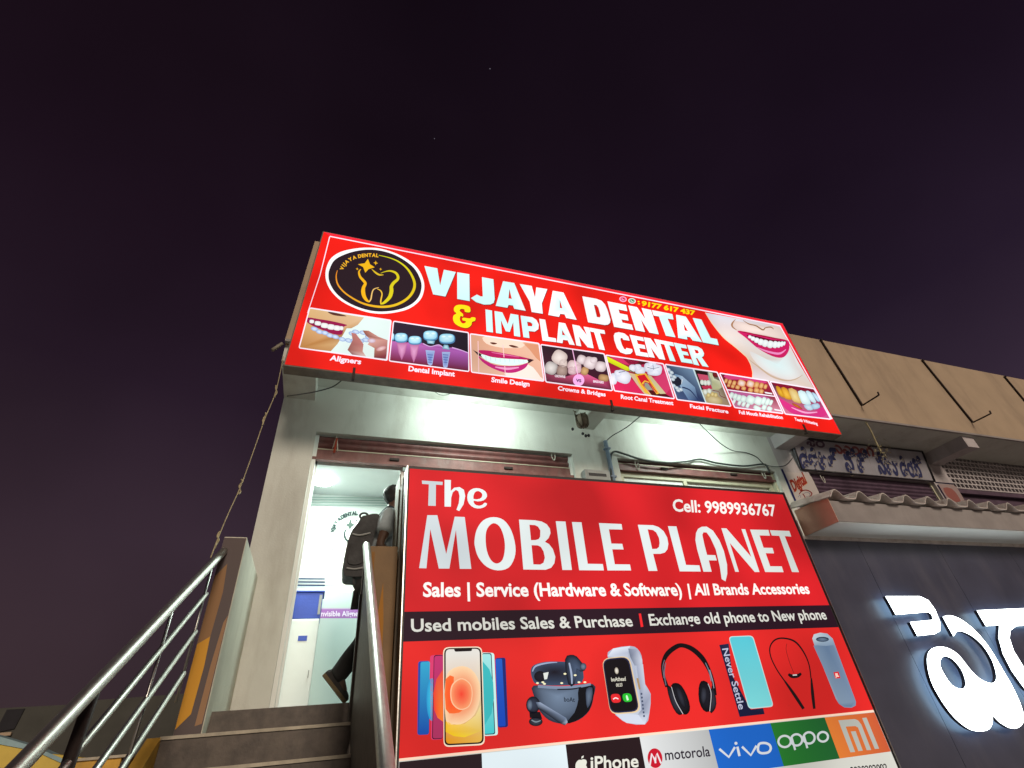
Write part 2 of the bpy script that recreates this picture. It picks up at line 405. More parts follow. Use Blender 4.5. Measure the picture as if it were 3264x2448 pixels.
# --- headline
a = Art(YS)
for fr, pts, holes in (
 (zD, [(90,110),(252,140),(287,355),(335,158),(485,187),(355,495),(200,468)], []),
 (zD, [(503,190),(655,215),(660,553),(503,525)], []),
 (zD, [(815,252),(958,278),(975,530),(962,575),(920,595),(840,597),(740,565),(675,515),(750,470),(800,495),(825,493)], []),
 (zD, [(1080,302),(1220,325),(1365,675),(1222,650),(1205,608),(1150,600),(1135,637),(988,612)], [[(1160,400),(1190,525),(1148,518)]]),
 (zD, [(1290,338),(1440,362),(1483,512),(1498,380),(1637,402),(1567,582),(1580,712),(1440,690),(1415,560)], []),
 (zD, [(1705,422),(1840,445),(2007,790),(1875,765),(1855,720),(1800,712),(1785,752),(1650,727)], [[(1793,535),(1828,645),(1795,638)]]),
 (zE, [(142,255),(320,287),(385,312),(430,362),(460,430),(497,555),(490,590),(465,612),(425,617),(215,582)], [[(288,362),(320,367),(345,400),(372,500),(362,522),(325,515)]]),
 (zE, [(458,318),(692,365),(708,443),(597,420),(612,470),(708,490),(724,562),(634,546),(648,586),(765,612),(785,680),(543,640)], []),
 (zE, [(718,370),(830,392),(938,545),(888,402),(1008,428),(1105,735),(988,712),(880,545),(932,705),(815,683)], []),
 (zE, [(1018,428),(1275,480),(1290,548),(1215,535),(1315,772),(1195,750),(1107,510),(1040,497)], []),
 (zE, [(1322,487),(1445,512),(1650,832),(1533,812),(1500,770),(1457,762),(1465,800),(1350,778)], [[(1413,590),(1473,693),(1432,687)]]),
 (zE, [(1532,527),(1640,547),(1757,778),(1838,795),(1860,872),(1660,835)], [])):
    g = [CYANW if fr is zD and p[0] < 1300 or fr is zE and p[0] > 1050 else WHITE for p in pts] + [CYANW if fr is zD else WHITE for h in holes for p in h]
    a.poly(fr, [(x+7, y+9) for x, y in pts], C(120, 30, 40), 1, [[(x+7, y+9) for x, y in h] for h in holes])
    a.poly(fr, pts, g, 2, holes)
a.build('headline_lettering', PR_ART, sign)
a = Art(YS)
for fr, pts, holes in (
 (zD, [(858,657),(940,672),(953,948),(872,935)], []),
 (zD, [(972,678),(1070,695),(1140,845),(1175,712),(1272,728),(1297,1003),(1220,990),(1208,815),(1165,940),(1115,932),(1052,790),(1065,965),(992,953)], []),
 (zD, [(1300,735),(1450,757),(1500,790),(1530,850),(1525,905),(1480,937),(1402,930),(1412,1018),(1337,1007)], [[(1382,812),(1425,820),(1450,840),(1445,870),(1392,868)]]),
 (zD, [(1535,775),(1610,787),(1650,1005),(1745,1022),(1752,1070),(1577,1050)], []),
 (zD, [(1782,820),(1862,833),(1983,1108),(1915,1098),(1895,1048),(1835,1040),(1828,1083),(1758,1072)], [[(1822,915),(1865,985),(1825,978)]]),
 (zE, [(15,610),(105,628),(200,745),(157,637),(230,650),(285,910),(210,897),(100,760),(130,885),(68,873)], []),
 (zE, [(234,650),(420,683),(430,730),(362,720),(428,935),(355,922),(290,708),(244,698)], []),
 (zE, [(738,815),(722,765),(670,722),(600,707),(553,718),(538,750),(545,810),(578,905),(622,960),(690,985),(750,980),(775,950),(770,920),(695,905),(690,925),(668,918),(642,870),(622,805),(625,782),(645,780),(660,803)], []),
 (zE, [(737,738),(905,772),(920,822),(827,803),(842,855),(925,870),(938,920),(858,905),(872,955),(962,970),(977,1022),(820,997)], []),
 (zE, [(915,770),(1000,785),(1090,905),(1045,792),(1110,804),(1187,1057),(1110,1043),(1005,900),(1055,1030),(980,1018)], []),
 (zE, [(1113,805),(1284,837),(1300,885),(1235,873),(1318,1078),(1245,1065),(1175,862),(1122,850)], []),
 (zE, [(1292,838),(1445,868),(1460,915),(1380,900),(1395,945),(1465,958),(1483,1003),(1410,990),(1425,1037),(1515,1052),(1535,1105),(1390,1083)], []),
 (zE, [(1460,867),(1595,888),(1650,922),(1675,975),(1668,1008),(1645,1022),(1733,1147),(1655,1133),(1590,1035),(1572,1032),(1615,1128),(1545,1113)], [[(1552,925),(1595,935),(1610,962),(1600,975),(1570,972)]])):
    g = [CYANW if fr is zD and p[0] < 1450 or fr is zE and p[0] > 1200 else WHITE for p in pts] + [CYANW if fr is zD else WHITE for h in holes for p in h]
    a.poly(fr, [(x+5, y+7) for x, y in pts], C(120, 30, 40), 1, [[(x+5, y+7) for x, y in h] for h in holes])
    a.poly(fr, pts, g, 2, holes)
a.build('second_line_lettering', PR_ART, sign)
a = Art(YS)
amp = [(462,640),(490,608),(545,598),(620,608),(663,632),(665,692),(602,688),(592,658),(550,652),(535,678),(575,715),(575,748),(545,742),(537,790),(565,832),(603,828),(610,805),(572,795),(575,762),(660,772),(684,757),(730,762),(728,800),(690,815),(680,855),(630,890),(550,880),(480,840),(452,790),(456,735),(492,708),(466,680)]
a.poly(zD, [(x+6, y+8) for x, y in amp], C(120, 30, 20), 1, smooth=3)
a.poly(zD, amp, C(255, 236, 20, 1.05), 2, smooth=3)
a.build('ampersand', PR_ART, sign)
# --- phone number and the two round call icons
a = Art(YS)
YEL = C(255, 225, 10)
a.text('9177 617 437', (zE, 885, 368), (zE, 1562, 495), (zE, 893, 310), YEL, 2, .045)
for dx, dy in ((850, 322), (855, 350)): a.ell(zE, dx, dy, 13, 9, YEL, layer=2)
a.build('phone_number', PR_ART, sign)
for cx, cy, rim, core in ((655, 291, C(255, 190, 230), C(215, 20, 70)), (768, 313, C(235, 250, 240), C(20, 130, 70))):
    a = Art(YS)
    a.ell(zE, cx, cy, 47, 34, rim, layer=1, rot=10); a.ell(zE, cx, cy, 35, 25, core, layer=2, rot=10)
    a.ell(zE, cx, cy, 29, 20, rim, layer=3, rot=10)
    a.ell(zE, cx, cy, 26, 18, core, layer=4, rot=10)
    a.stroke(zE, [(cx-14, cy-8, 8), (cx-6, cy+4, 9), (cx+14, cy+9, 8)], rim, 5)
    a.build('call_icon', PR_ART, sign)
# --- round tooth logo
a = Art(YS)
a.poly(zC, [(100,800),(125,640),(210,480),(390,365),(650,305),(900,288),(1150,312),(1450,412),(1700,560),(1850,730),(1930,940),(1920,1120),(1840,1280),(1650,1420),(1400,1490),(1150,1515),(900,1490),(650,1410),(400,1280),(220,1110),(130,950)], [WHITE]*21*4, 1, smooth=4)
a.poly(zC, [(157,800),(180,680),(260,530),(420,430),(650,355),(900,325),(1150,350),(1400,430),(1620,560),(1770,700),(1870,900),(1880,1060),(1820,1220),(1680,1350),(1450,1440),(1150,1475),(900,1450),(650,1370),(430,1250),(270,1100),(180,940)], C(42, 26, 36), 2, smooth=4)
OR, YG = C(255, 150, 40), C(215, 225, 20)
a.stroke(zC, [(322,712,10),(300,820,20),(325,960,26),(420,1090,27),(560,1200,28),(760,1310,32),(960,1368,38),(1180,1388,42),(1400,1352,44),(1600,1250,46),(1720,1110,50),(1755,960,48),(1700,800,40),(1600,660,32),(1450,545,24),(1280,475,16),(1090,430,10)], [OR, YG], 3)
GO = C(255, 195, 25)
a.stroke(zC, [(758,688,10),(722,740,32),(745,830,42),(805,900,48),(840,955,52),(808,1030,62),(800,1110,75),(822,1200,66),(870,1268,46),(918,1296,22)], C(255, 190, 25), 3)
a.stroke(zC, [(912,1296,18),(945,1240,24),(965,1130,22),(1000,1060,18),(1092,1028,9)], C(250, 205, 120), 3)
a.stroke(zC, [(1058,1053,9),(1120,1085,20),(1150,1150,22),(1128,1270,26),(1128,1335,20)], C(250, 200, 60), 3)
a.stroke(zC, [(1120,1336,20),(1190,1310,46),(1290,1210,66),(1325,1100,72),(1325,1010,62),(1370,940,56),(1438,880,50),(1445,820,48),(1400,755,40),(1300,722,28),(1200,737,16),(1126,766,7)], C(228, 212, 28), 4)
a.stroke(zC, [(960,688,9),(1040,760,32),(1110,795,28),(1180,793,8)], C(235, 200, 40), 3)
a.poly(zC, [(888,498),(930,600),(1015,655),(900,690),(840,755),(800,650),(703,598),(830,580)], GO, 4)
for x, y, k in ((1033, 575, 45), (690, 685, 28), (1125, 690, 28)):
    a.poly(zC, [(x, y-k), (x+k*.28, y-k*.2), (x+k, y+k*.1), (x+k*.2, y+k*.3), (x, y+k), (x-k*.28, y+k*.2), (x-k, y-k*.1), (x-k*.2, y-k*.3)], GO, 4)
a.arc(zC, 'VIJAYA DENTAL', [(425,712),(455,640),(520,570),(610,515),(720,480),(860,460),(980,458),(1082,466)], 88, C(255, 190, 40), 3, .05)
a.build('tooth_logo', PR_ART, sign)

def rrect(q, rad, n=4):
    """rounded corners for a quad given in frame units"""
    o = []
    for k in range(4):
        x0, y0 = q[k-1]; x1, y1 = q[k]; x2, y2 = q[(k+1) % 4]
        d0 = math.hypot(x0-x1, y0-y1); d2 = math.hypot(x2-x1, y2-y1)
        p0 = (x1+(x0-x1)*rad/d0, y1+(y0-y1)*rad/d0); p2 = (x1+(x2-x1)*rad/d2, y1+(y2-y1)*rad/d2)
        for j in range(n+1):
            t = j/n; o.append(tuple((1-t)**2*p0[i]+2*t*(1-t)*(x1, y1)[i]+t*t*p2[i] for i in (0, 1)))
    return o
def outline_box(a, fr, q, c=PINKW, wd=13, layer=5):
    n = [(x, y, wd) for x, y in rrect(q, 16, 3)]
    a.stroke(fr, n, c, layer, 1, closed=True)
def caption(txt, fr, x0, y0, x1, y1, dx, h):
    a = Art(YS); a.text(txt, (fr, x0, y0), (fr, x1, y1), (fr, x0+dx, y0-h), C(255, 240, 255), 2, .034); return a
CAP = {}
# picture 1: aligner held to a smiling mouth
a = Art(YS); q = [(232, 78), (1128, 215), (1085, 655), (115, 518)]
a.poly(zG, q, C(226, 243, 240), 1)
a.poly(zG, [(234,82),(830,180),(762,262),(690,300),(640,300),(600,370),(540,470),(465,552),(118,515)], [C(225,185,130),C(225,190,150),C(205,165,125),C(190,145,100),C(205,160,110),C(170,120,75),C(205,165,115),C(190,140,90),C(190,130,70)], 2)
a.poly(zG, [(430,118),(520,130),(640,165),(560,165),(480,150)], C(90, 45, 40), 3, smooth=3)
a.poly(zG, [(212,182),(330,198),(480,222),(640,262),(610,282),(600,330),(580,370),(500,365),(400,330),(270,275),(200,228)], C(150, 20, 75), 3, smooth=3)
a.poly(zG, [(225,212),(330,235),(460,262),(600,282),(590,318),(520,325),(420,305),(300,268),(225,235)], C(110, 15, 50), 4)
for x, y, rx, ry in ((255,226,26,20),(322,246,36,24),(395,270,40,28),(467,286,40,30),(533,298,38,28),(582,300,22,22)): a.ell(zG, x, y, rx, ry, C(245,250,245), C(222,222,226), 5, 8, 16, .65)
for x, y in ((285,308),(340,340),(400,352),(455,380),(515,395),(590,422),(660,435),(720,440),(790,440),(850,430),(880,395),(820,350),(740,340),(700,360)):
    a.ell(zG, x, y, 42, 24, C(215,232,250), C(140,165,215), 6, 15, 10)
a.poly(zG, [(815,325),(880,328),(990,395),(1090,432),(1078,600),(1070,640),(940,625),(945,520),(870,480),(905,430),(850,380)], [C(150,85,70),C(190,125,110),C(205,150,140),C(200,140,130),C(140,60,70),C(120,40,60),C(130,60,60),C(190,130,115),C(215,165,150),C(220,170,160),C(140,80,70)], 7, smooth=0)
a.poly(zG, [(690,350),(740,360),(800,440),(825,478),(815,555),(852,612),(700,592),(648,540),(680,480),(705,430)], [C(190,120,115)]*4+[C(200,140,130),C(225,195,190),C(150,95,95),C(150,90,85),C(160,100,95),C(175,110,105)], 7)
a.ell(zG, 1020, 525, 60, 26, C(240,205,205), C(190,120,125), 8, -18); a.ell(zG, 915, 440, 45, 25, C(225,215,235), C(200,160,170), 8, 0)
outline_box(a, zG, q, layer=9); p1 = a.build('aligner_picture', PR_ART, sign)
caption('Aligners', zG, 450, 650, 795, 695, 14, 56).build('caption', PR_ART, p1)
# picture 2: implants in a jaw
a = Art(YS); q = [(1155, 224), (1980, 350), (1985, 778), (1108, 662)]
a.poly(zG, q, [C(45,32,52), C(30,25,38), C(30,20,35), C(50,30,50)], 1)
a.poly(zG, [(1130,440),(1300,455),(1470,460),(1560,500),(1650,480),(1720,515),(1800,512),(1976,570),(1980,772),(1110,658)], [C(190,105,180),C(185,90,165),C(175,90,170),C(170,90,170),C(205,140,215),C(165,80,165),C(190,110,205),C(175,95,185),C(95,20,35),C(120,25,40)], 2)
a.stroke(zG, [(1800,512,12),(1890,538,10),(1976,570,9)], C(225,180,235), 3); a.stroke(zG, [(1480,468,10),(1560,500,8),(1650,482,9),(1700,510,8)], C(225,180,235), 3)
for p in ([(1185,450),(1310,460),(1285,570),(1245,652),(1210,570)], [(1330,470),(1440,478),(1415,590),(1378,680),(1345,590)]): a.fan(zG, p, C(225,160,205), C(180,95,150), 3)
for x, y, rx, ry in ((1150,392,16,40),(1240,402,74,54),(1392,430,74,48),(1563,378,82,56),(1745,412,90,56)):
    a.ell(zG, x, y+5, rx, ry, C(120,185,215), C(70,120,170), 4, 0, 20, .7); a.ell(zG, x-3, y-3, rx*.9, ry*.86, C(205,240,250), C(140,205,232), 5, 0, 20, .7)
    for k in (-.4, .35): a.ell(zG, x+rx*k, y-ry*.35, rx*.36, ry*.3, C(232,252,253), C(165,222,240), 6)
for p in ([(1518,430),(1612,440),(1600,475),(1530,468)], [(1712,480),(1755,484),(1778,540),(1690,525)], ): a.fan(zG, p, C(200,240,250), C(70,140,170), 6)
for p in ([(1508,540),(1610,548),(1582,700),(1560,712),(1532,692)], [(1688,560),(1780,562),(1748,730),(1725,738),(1702,722)]):
    a.fan(zG, p, C(110,140,205), C(170,190,235), 5, 0)
    cx = sum(x for x, _ in p)/5
    for k in range(4): a.stroke(zG, [(cx-30+k*2, 590+k*28, 6), (cx+30-k*3, 596+k*28, 6)], C(70,85,160), 6, 1)
outline_box(a, zG, q, layer=9); p2 = a.build('implant_picture', PR_ART, sign)
caption('Dental Implant', zG, 1318, 768, 1830, 830, 6, 56).build('caption', PR_ART, p2)
# picture 3: measured smile
a = Art(YS); q = [(64, 86), (820, 192), (876, 608), (77, 508)]
a.poly(zH, q, [C(215,160,130), C(235,190,165), C(238,185,160), C(225,180,155)], 1)
a.poly(zH, [(230,110),(640,170),(640,230),(560,240),(400,235),(240,190)], C(245,215,195), 2, smooth=3)
a.poly(zH, [(640,180),(820,205),(850,400),(790,350),(720,260)], C(220,150,115), 2)
a.poly(zH, [(460,500),(700,420),(840,560),(860,600),(500,560)], C(250,235,225), 2, smooth=3)
for p in ([(280,182),(320,178),(362,192),(320,202)], [(488,212),(530,208),(600,232),(540,236)]): a.poly(zH, p, C(95,45,30), 3, smooth=3)
a.poly(zH, [(95,262),(190,310),(200,345),(150,320)], C(25,20,30), 3); a.poly(zH, [(690,350),(768,372),(705,412)], C(60,25,35), 3)
a.poly(zH, [(150,268),(260,268),(420,296),(560,322),(720,360),(640,368),(430,355),(280,335),(190,305)], C(185,25,95), 4, smooth=3)
a.stroke(zH, [(300,290,6),(450,315,12),(600,340,6)], C(225,110,165), 5)
a.poly(zH, [(150,325),(220,372),(330,425),(450,440),(600,435),(700,405),(665,465),(560,510),(440,510),(300,460),(195,390)], C(195,35,120), 4, smooth=3)
a.stroke(zH, [(340,450,10),(470,470,26),(600,455,12)], C(240,160,205), 5)
a.poly(zH, [(190,308),(300,342),(430,357),(560,364),(690,374),(685,405),(560,432),(430,430),(290,402),(200,348)], C(228,255,250), 5, smooth=2)
for k in range(9): a.stroke(zH, [(235+k*52, 330+k*6, 4), (240+k*52, 378+k*(5 if k < 5 else 4), 4)], C(165,205,210), 6, 1)
for p in ([(150,165,9),(158,505,9)], [(424,205,8),(436,345,9)], [(445,440,8),(450,545,9)]): a.stroke(zH, p, C(245,200,205), 7, 1)
outline_box(a, zH, q, layer=9); p3 = a.build('smile_picture', PR_ART, sign)
caption('Smile Design', zH, 296, 612, 718, 662, 4, 52).build('caption', PR_ART, p3)
# picture 4: crowns against bridges
a = Art(YS); q = [(840, 204), (1538, 306), (1630, 713), (897, 616)]
a.poly(zH, q, [C(45,28,40), C(45,28,42), C(70,20,40), C(75,30,50)], 1)
a.poly(zH, [(890,520),(1100,560),(1240,520),(1340,520),(1480,590),(1600,600),(1628,710),(897,612)], [C(130,50,75),C(175,70,105),C(205,100,140),C(225,95,150),C(210,80,130),C(140,40,70),C(80,25,45),C(85,30,50)], 2)
for x, y, rx, ry, r_, ci, co_ in ((955,462,72,72,20,C(235,228,225),C(160,150,150)),(1075,490,62,62,0,C(190,165,155),C(135,105,100)),(1048,345,84,80,30,C(248,236,230),C(205,180,175)),(1090,410,45,45,0,C(240,222,215),C(200,175,170)),(1210,440,78,60,20,C(245,225,225),C(205,165,170)),(1190,490,50,45,0,C(235,205,210),C(200,150,165)),(1250,470,40,50,0,C(235,205,210),C(200,150,165)),(1290,368,50,52,20,C(245,232,235),C(190,165,170)),(1385,405,72,68,20,C(245,232,235),C(195,170,175)),(1425,375,40,35,0,C(245,232,235),C(205,180,185)),(1502,445,62,58,10,C(245,232,235),C(195,170,175)),(1325,495,42,46,20,C(215,175,120),C(170,120,80)),(1535,570,60,40,10,C(205,165,115),C(150,105,70))):
    a.ell(zH, x, y, rx*.98, ry*.98, ci, tuple(.12*u+.75*w_ for u, w_ in zip(ci, co_)), 3, r_, 20, .72)
a.stroke(zH, [(1190,258,9),(1248,535,9)], C(255,190,235), 5, 1)
a.ell(zH, 1258, 596, 63, 64, C(250,180,240), layer=6, n=26)
a.text('VS', (zH, 1228, 612), (zH, 1288, 619), (zH, 1228, 580), C(60, 20, 70), 7, .04)
a.text('CROWNS', (zH, 995, 560), (zH, 1112, 572), (zH, 995, 534), C(240, 225, 235), 6, .05)
a.text('BRIDGES', (zH, 1418, 620), (zH, 1535, 632), (zH, 1418, 595), C(235, 215, 230), 6, .05)
outline_box(a, zH, q, layer=9); p4 = a.build('crown_picture', PR_ART, sign)
caption('Crowns & Bridges', zH, 1030, 703, 1557, 773, 2, 46).build('caption', PR_ART, p4)
# picture 5: root canal section
a = Art(YS); q = [(434, 998), (1160, 1108), (1300, 1548), (545, 1448)]
a.poly(zE, q, [C(130,20,40), C(215,50,100), C(200,40,85), C(205,35,85)], 1)
a.poly(zE, [(480,1005),(860,1075),(740,1120),(620,1090)], C(215, 50, 100), 2, smooth=2)
a.poly(zE, [(640,1030),(1010,1090),(820,1130),(740,1120)], C(90, 15, 30), 2)
a.poly(zE, [(500,1250),(760,1300),(960,1500),(545,1446)], C(225, 40, 95), 2)
a.poly(zE, [(1000,1300),(1190,1220),(1260,1400),(1200,1480)], C(215, 60, 110), 2)
for x, y, rx, ry, r_ in ((535,1295,45,72,0),(655,1270,100,80,20),(590,1225,45,40,0),(775,1160,45,45,0),(840,1150,45,40,0),(870,1190,65,50,10),(985,1150,65,60,0),(1070,1180,75,70,10),(1020,1115,55,30,10),(1040,1215,80,40,5)): a.ell(zE, x, y, rx, ry, C(248,248,255), C(205,208,228), 3, r_, 20, .7)
for p in ([(960,1150,8),(1030,1165,8),(1110,1150,6)], [(1030,1120,6),(1040,1180,7)], [(600,1215,10),(680,1200,8)]): a.stroke(zE, p, C(120,125,150), 4)
a.poly(zE, [(720,1215),(800,1235),(880,1345),(1020,1505),(930,1495),(830,1370)], C(215,190,150), 4)
a.poly(zE, [(960,1240),(1010,1260),(1195,1482),(1120,1485),(1040,1400)], C(205,195,150), 4)
a.poly(zE, [(800,1235),(940,1225),(1000,1310),(1110,1480),(1075,1490),(990,1350),(930,1330),(905,1370),(1000,1500),(930,1470),(850,1350)], C(240,190,60), 5)
a.poly(zE, [(830,1258),(925,1240),(980,1320),(1090,1475),(1070,1470),(975,1330),(925,1315),(890,1350),(950,1450),(880,1350)], C(215,25,45), 6)
a.poly(zE, [(925,1345),(965,1350),(1030,1440),(960,1435),(925,1390)], C(150,155,140), 6); a.poly(zE, [(985,1410),(1075,1475),(1190,1485),(1290,1545),(985,1500)], C(80,15,20), 3)
a.poly(zE, [(450,1012),(720,1148),(740,1180),(725,1200),(690,1192),(462,1082)], [C(235,240,30),C(225,230,40),C(190,200,30),C(150,170,20),C(200,210,20),C(200,215,10)], 7)
a.stroke(zE, [(740,1188,14),(800,1220,8),(870,1252,4)], C(110,110,40), 7)
outline_box(a, zE, q, wd=15, layer=9); p5 = a.build('root_canal_picture', PR_ART, sign)
caption('Root Canal Treatment', zE, 628, 1543, 1290, 1625, -2, 52).build('caption', PR_ART, p5)
# picture 6: X-ray and jaw model
a = Art(YS); q = [(1182, 1114), (1838, 1214), (2012, 1643), (1332, 1558)]
a.poly(zE, [(1182,1114),(1535,1168),(1700,1605),(1332,1558)], [C(60,80,110), C(120,150,180), C(40,50,90), C(70,90,130)], 1)
a.poly(zE, [(1535,1168),(1838,1214),(2012,1643),(1700,1605)], [C(190,210,200), C(70,60,45), C(150,120,90), C(190,170,130)], 1)
a.poly(zE, [(1300,1230),(1400,1260),(1560,1400),(1600,1560),(1480,1560),(1380,1400)], [C(100,140,180),C(165,190,215),C(120,150,185),C(40,55,100),C(90,120,160),C(140,170,200)], 2)
a.poly(zE, [(1250,1300),(1350,1270),(1400,1350),(1330,1390),(1260,1360)], C(30, 32, 50), 3, smooth=2)
for x, y in ((1225,1180),(1265,1215),(1250,1250),(1300,1270),(1280,1300),(1290,1380),(1330,1410),(1350,1440),(1380,1430)): a.ell(zE, x, y, 32, 22, C(225,235,240), C(150,170,190), 4, 30, 8)
a.stroke(zE, [(1400,1300,12),(1390,1360,8)], C(215,225,235), 4); a.stroke(zE, [(1400,1400,18),(1500,1440,14),(1600,1560,8)], C(35,50,90), 3)
a.poly(zE, [(1555,1180),(1720,1205),(1730,1290),(1760,1380),(1640,1440),(1610,1330)], C(35, 18, 22), 2)
a.poly(zE, [(1590,1230),(1720,1250),(1740,1320),(1620,1310)], C(205, 80, 110), 3); a.poly(zE, [(1640,1385),(1760,1370),(1780,1420),(1670,1430)], C(190, 50, 80), 3)
for x, y in ((1650,1340),(1690,1345),(1730,1345),(1690,1460),(1740,1450)): a.ell(zE, x, y, 26, 34, C(240,245,235), C(190,200,190), 4, -15)
a.poly(zE, [(1730,1210),(1775,1225),(1800,1290),(1870,1320),(1900,1400),(1850,1440),(1780,1420),(1770,1330)], [C(205,215,175),C(190,200,160),C(215,220,185),C(200,200,170),C(190,190,150),C(170,165,120),C(185,185,140),C(175,180,140)], 3)
a.ell(zE, 1820, 1240, 40, 40, C(120,20,30), C(90,30,30), 3, 30)
a.stroke(zE, [(1780,1440,10),(1860,1460,6),(1880,1510,8),(1960,1540,6)], C(120,30,35), 5)
a.ell(zE, 1800, 1560, 110, 60, C(220,205,160), C(175,150,100), 3, 15)
for x, y in ((1730,1500),(1780,1490),(1820,1500)): a.ell(zE, x, y, 25, 30, C(235,220,160), C(180,150,80), 4)
a.stroke(zE, [(1535,1168,14),(1700,1605,14)], C(205,230,240), 6, 1)
outline_box(a, zE, q, wd=15, layer=9); p6 = a.build('jaw_picture', PR_ART, sign)
caption('Facial Fracture', zE, 1500, 1658, 1983, 1730, -6, 48).build('caption', PR_ART, p6)
# picture 7: before and after
a = Art(YS); q = [(243, 968), (955, 1080), (1178, 1562), (465, 1472)]
a.poly(zF, [(243,968),(955,1080),(1052,1308),(352,1210)], [C(110,20,40), C(170,40,70), C(120,20,35), C(140,20,40)], 1)
a.poly(zF, [(352,1210),(1052,1308),(1178,1562),(465,1472)], [C(160,60,110), C(130,20,50), C(215,140,160), C(190,120,150)], 1)
a.poly(zF, [(330,985),(900,1075),(880,1120),(560,1060),(380,1060)], C(205, 60, 120), 2, smooth=2)
TB = (C(232,190,130), C(185,110,50)); TW = (C(235,255,245), C(190,205,205))
for x, y, rx, ry, t in ((340,1080,24,36,0),(395,1100,28,40,0),(460,1115,30,40,0),(570,1115,62,50,1),(700,1125,60,52,1),(790,1140,38,48,0),(860,1150,32,44,0),(920,1165,26,36,0),(380,1145,24,25,0),(440,1160,28,28,0),(510,1175,34,30,0),(600,1190,36,30,0),(700,1215,40,32,0),(790,1220,44,36,0),(860,1235,34,34,0)):
    a.ell(zF, x, y, rx*.98, ry*1.02, *(TB if not t else (C(235,225,220), C(205,120,30))), 3, 20, 16, .62)
a.poly(zF, [(400,1230),(900,1300),(1000,1340),(700,1320),(470,1290)], C(185, 95, 150), 2)
for x, y, rx, ry in ((420,1290,30,42),(475,1310,30,44),(530,1330,36,46),(595,1345,44,48),(700,1360,66,60),(815,1375,62,58),(890,1375,34,56),(950,1390,30,52),(1000,1400,24,42),(460,1380,22,40),(540,1400,26,40),(600,1420,26,40),(660,1440,26,38),(800,1480,60,30),(900,1470,34,40),(980,1490,40,34)):
    a.ell(zF, x, y, rx*1.0, ry*1.05, *TW, 3, 25, 16, .6)
a.stroke(zF, [(352,1210,15),(1052,1308,15)], PINKW, 6, 1)
for y0, x0 in ((1240, 905), (1490, 1045)): a.poly(zF, [(x0, y0), (x0+110, y0+20), (x0+115, y0+40), (x0+10, y0+22)], C(240, 240, 245), 5)
outline_box(a, zF, q, wd=17, layer=9); p7 = a.build('before_after_picture', PR_ART, sign)
caption('Full Mouth Rehabilitation', zF, 535, 1562, 1180, 1640, -10, 52).build('caption', PR_ART, p7)
# picture 9: large smiling mouth (under picture 8)
a = Art(YS)
face = [(35,75),(1132,268),(1235,475),(1400,800),(1640,1198),(985,1085),(725,1032),(728,950),(700,840),(645,735),(480,590),(330,470),(250,385),(130,230)]
a.poly(zF, face, [C(212,212,224),C(214,204,206),C(230,214,208),C(228,232,234),C(222,206,194),C(226,222,220),C(224,216,220),C(218,204,208),C(214,194,188),C(218,198,182),C(230,212,200),C(236,218,208),C(232,218,212),C(220,208,210)], 1)
a.fan(zF, [(480,200),(900,270),(1130,290),(1225,480),(1000,440),(760,400),(500,340),(430,270)], C(245,225,215), C(215,195,190), 2, 2)
a.stroke(zF, [(480,175,6),(430,240,26),(440,290,20),(500,335,6)], C(165,120,85), 3)
a.stroke(zF, [(590,190,6),(680,245,14),(780,270,16),(880,330,20),(920,300,14),(1000,290,16),(1040,320,8)], C(155,110,75), 3)
a.fan(zF, [(700,640),(900,750),(1150,760),(1290,640),(1380,850),(1440,1000),(1330,1060),(1150,1040),(900,920),(740,760)], C(226,248,250), C(226,220,218), 2, 3)
a.stroke(zF, [(640,740,4),(800,860,18),(1000,1005,24),(1200,1072,22),(1350,1058,16),(1470,990,4)], C(198,172,148), 3)
a.poly(zF, [(505,345),(700,372),(900,428),(1080,450),(1232,482),(1270,530),(1260,640),(1190,730),(1080,735),(940,680),(780,580),(620,440)], C(208, 30, 100), 4, smooth=3)
a.poly(zF, [(640,405),(800,425),(1000,475),(1215,497),(1205,545),(1120,590),(980,590),(860,560),(740,500)], C(105, 10, 40), 5, smooth=2)
for k, (x, y, rx, ry) in enumerate(((690,435,26,22),(735,460,30,30),(790,485,34,38),(850,510,38,46),(915,530,40,52),(990,545,42,54),(1060,548,36,52),(1115,548,30,46),(1160,540,24,40),(1195,532,16,30))): a.ell(zF, x, y, rx, ry, C(248,255,254), C(222,230,234), 6, 20, 16, .65)
a.stroke(zF, [(800,590,8),(950,650,26),(1120,680,30),(1220,620,10)], C(245,150,205), 6)
a.stroke(zF, [(520,352,8),(800,405,20),(1050,455,18),(1225,490,8)], C(165,15,60), 6)
outline = [(x, y, 7) for x, y in [(35,75),(130,230),(250,385),(330,470),(480,590),(645,735),(700,840),(728,950),(725,1032)]]
a.stroke(zF, outline, C(255, 225, 170), 5, 3)
a.build('large_smile_picture', PR_ART, sign)
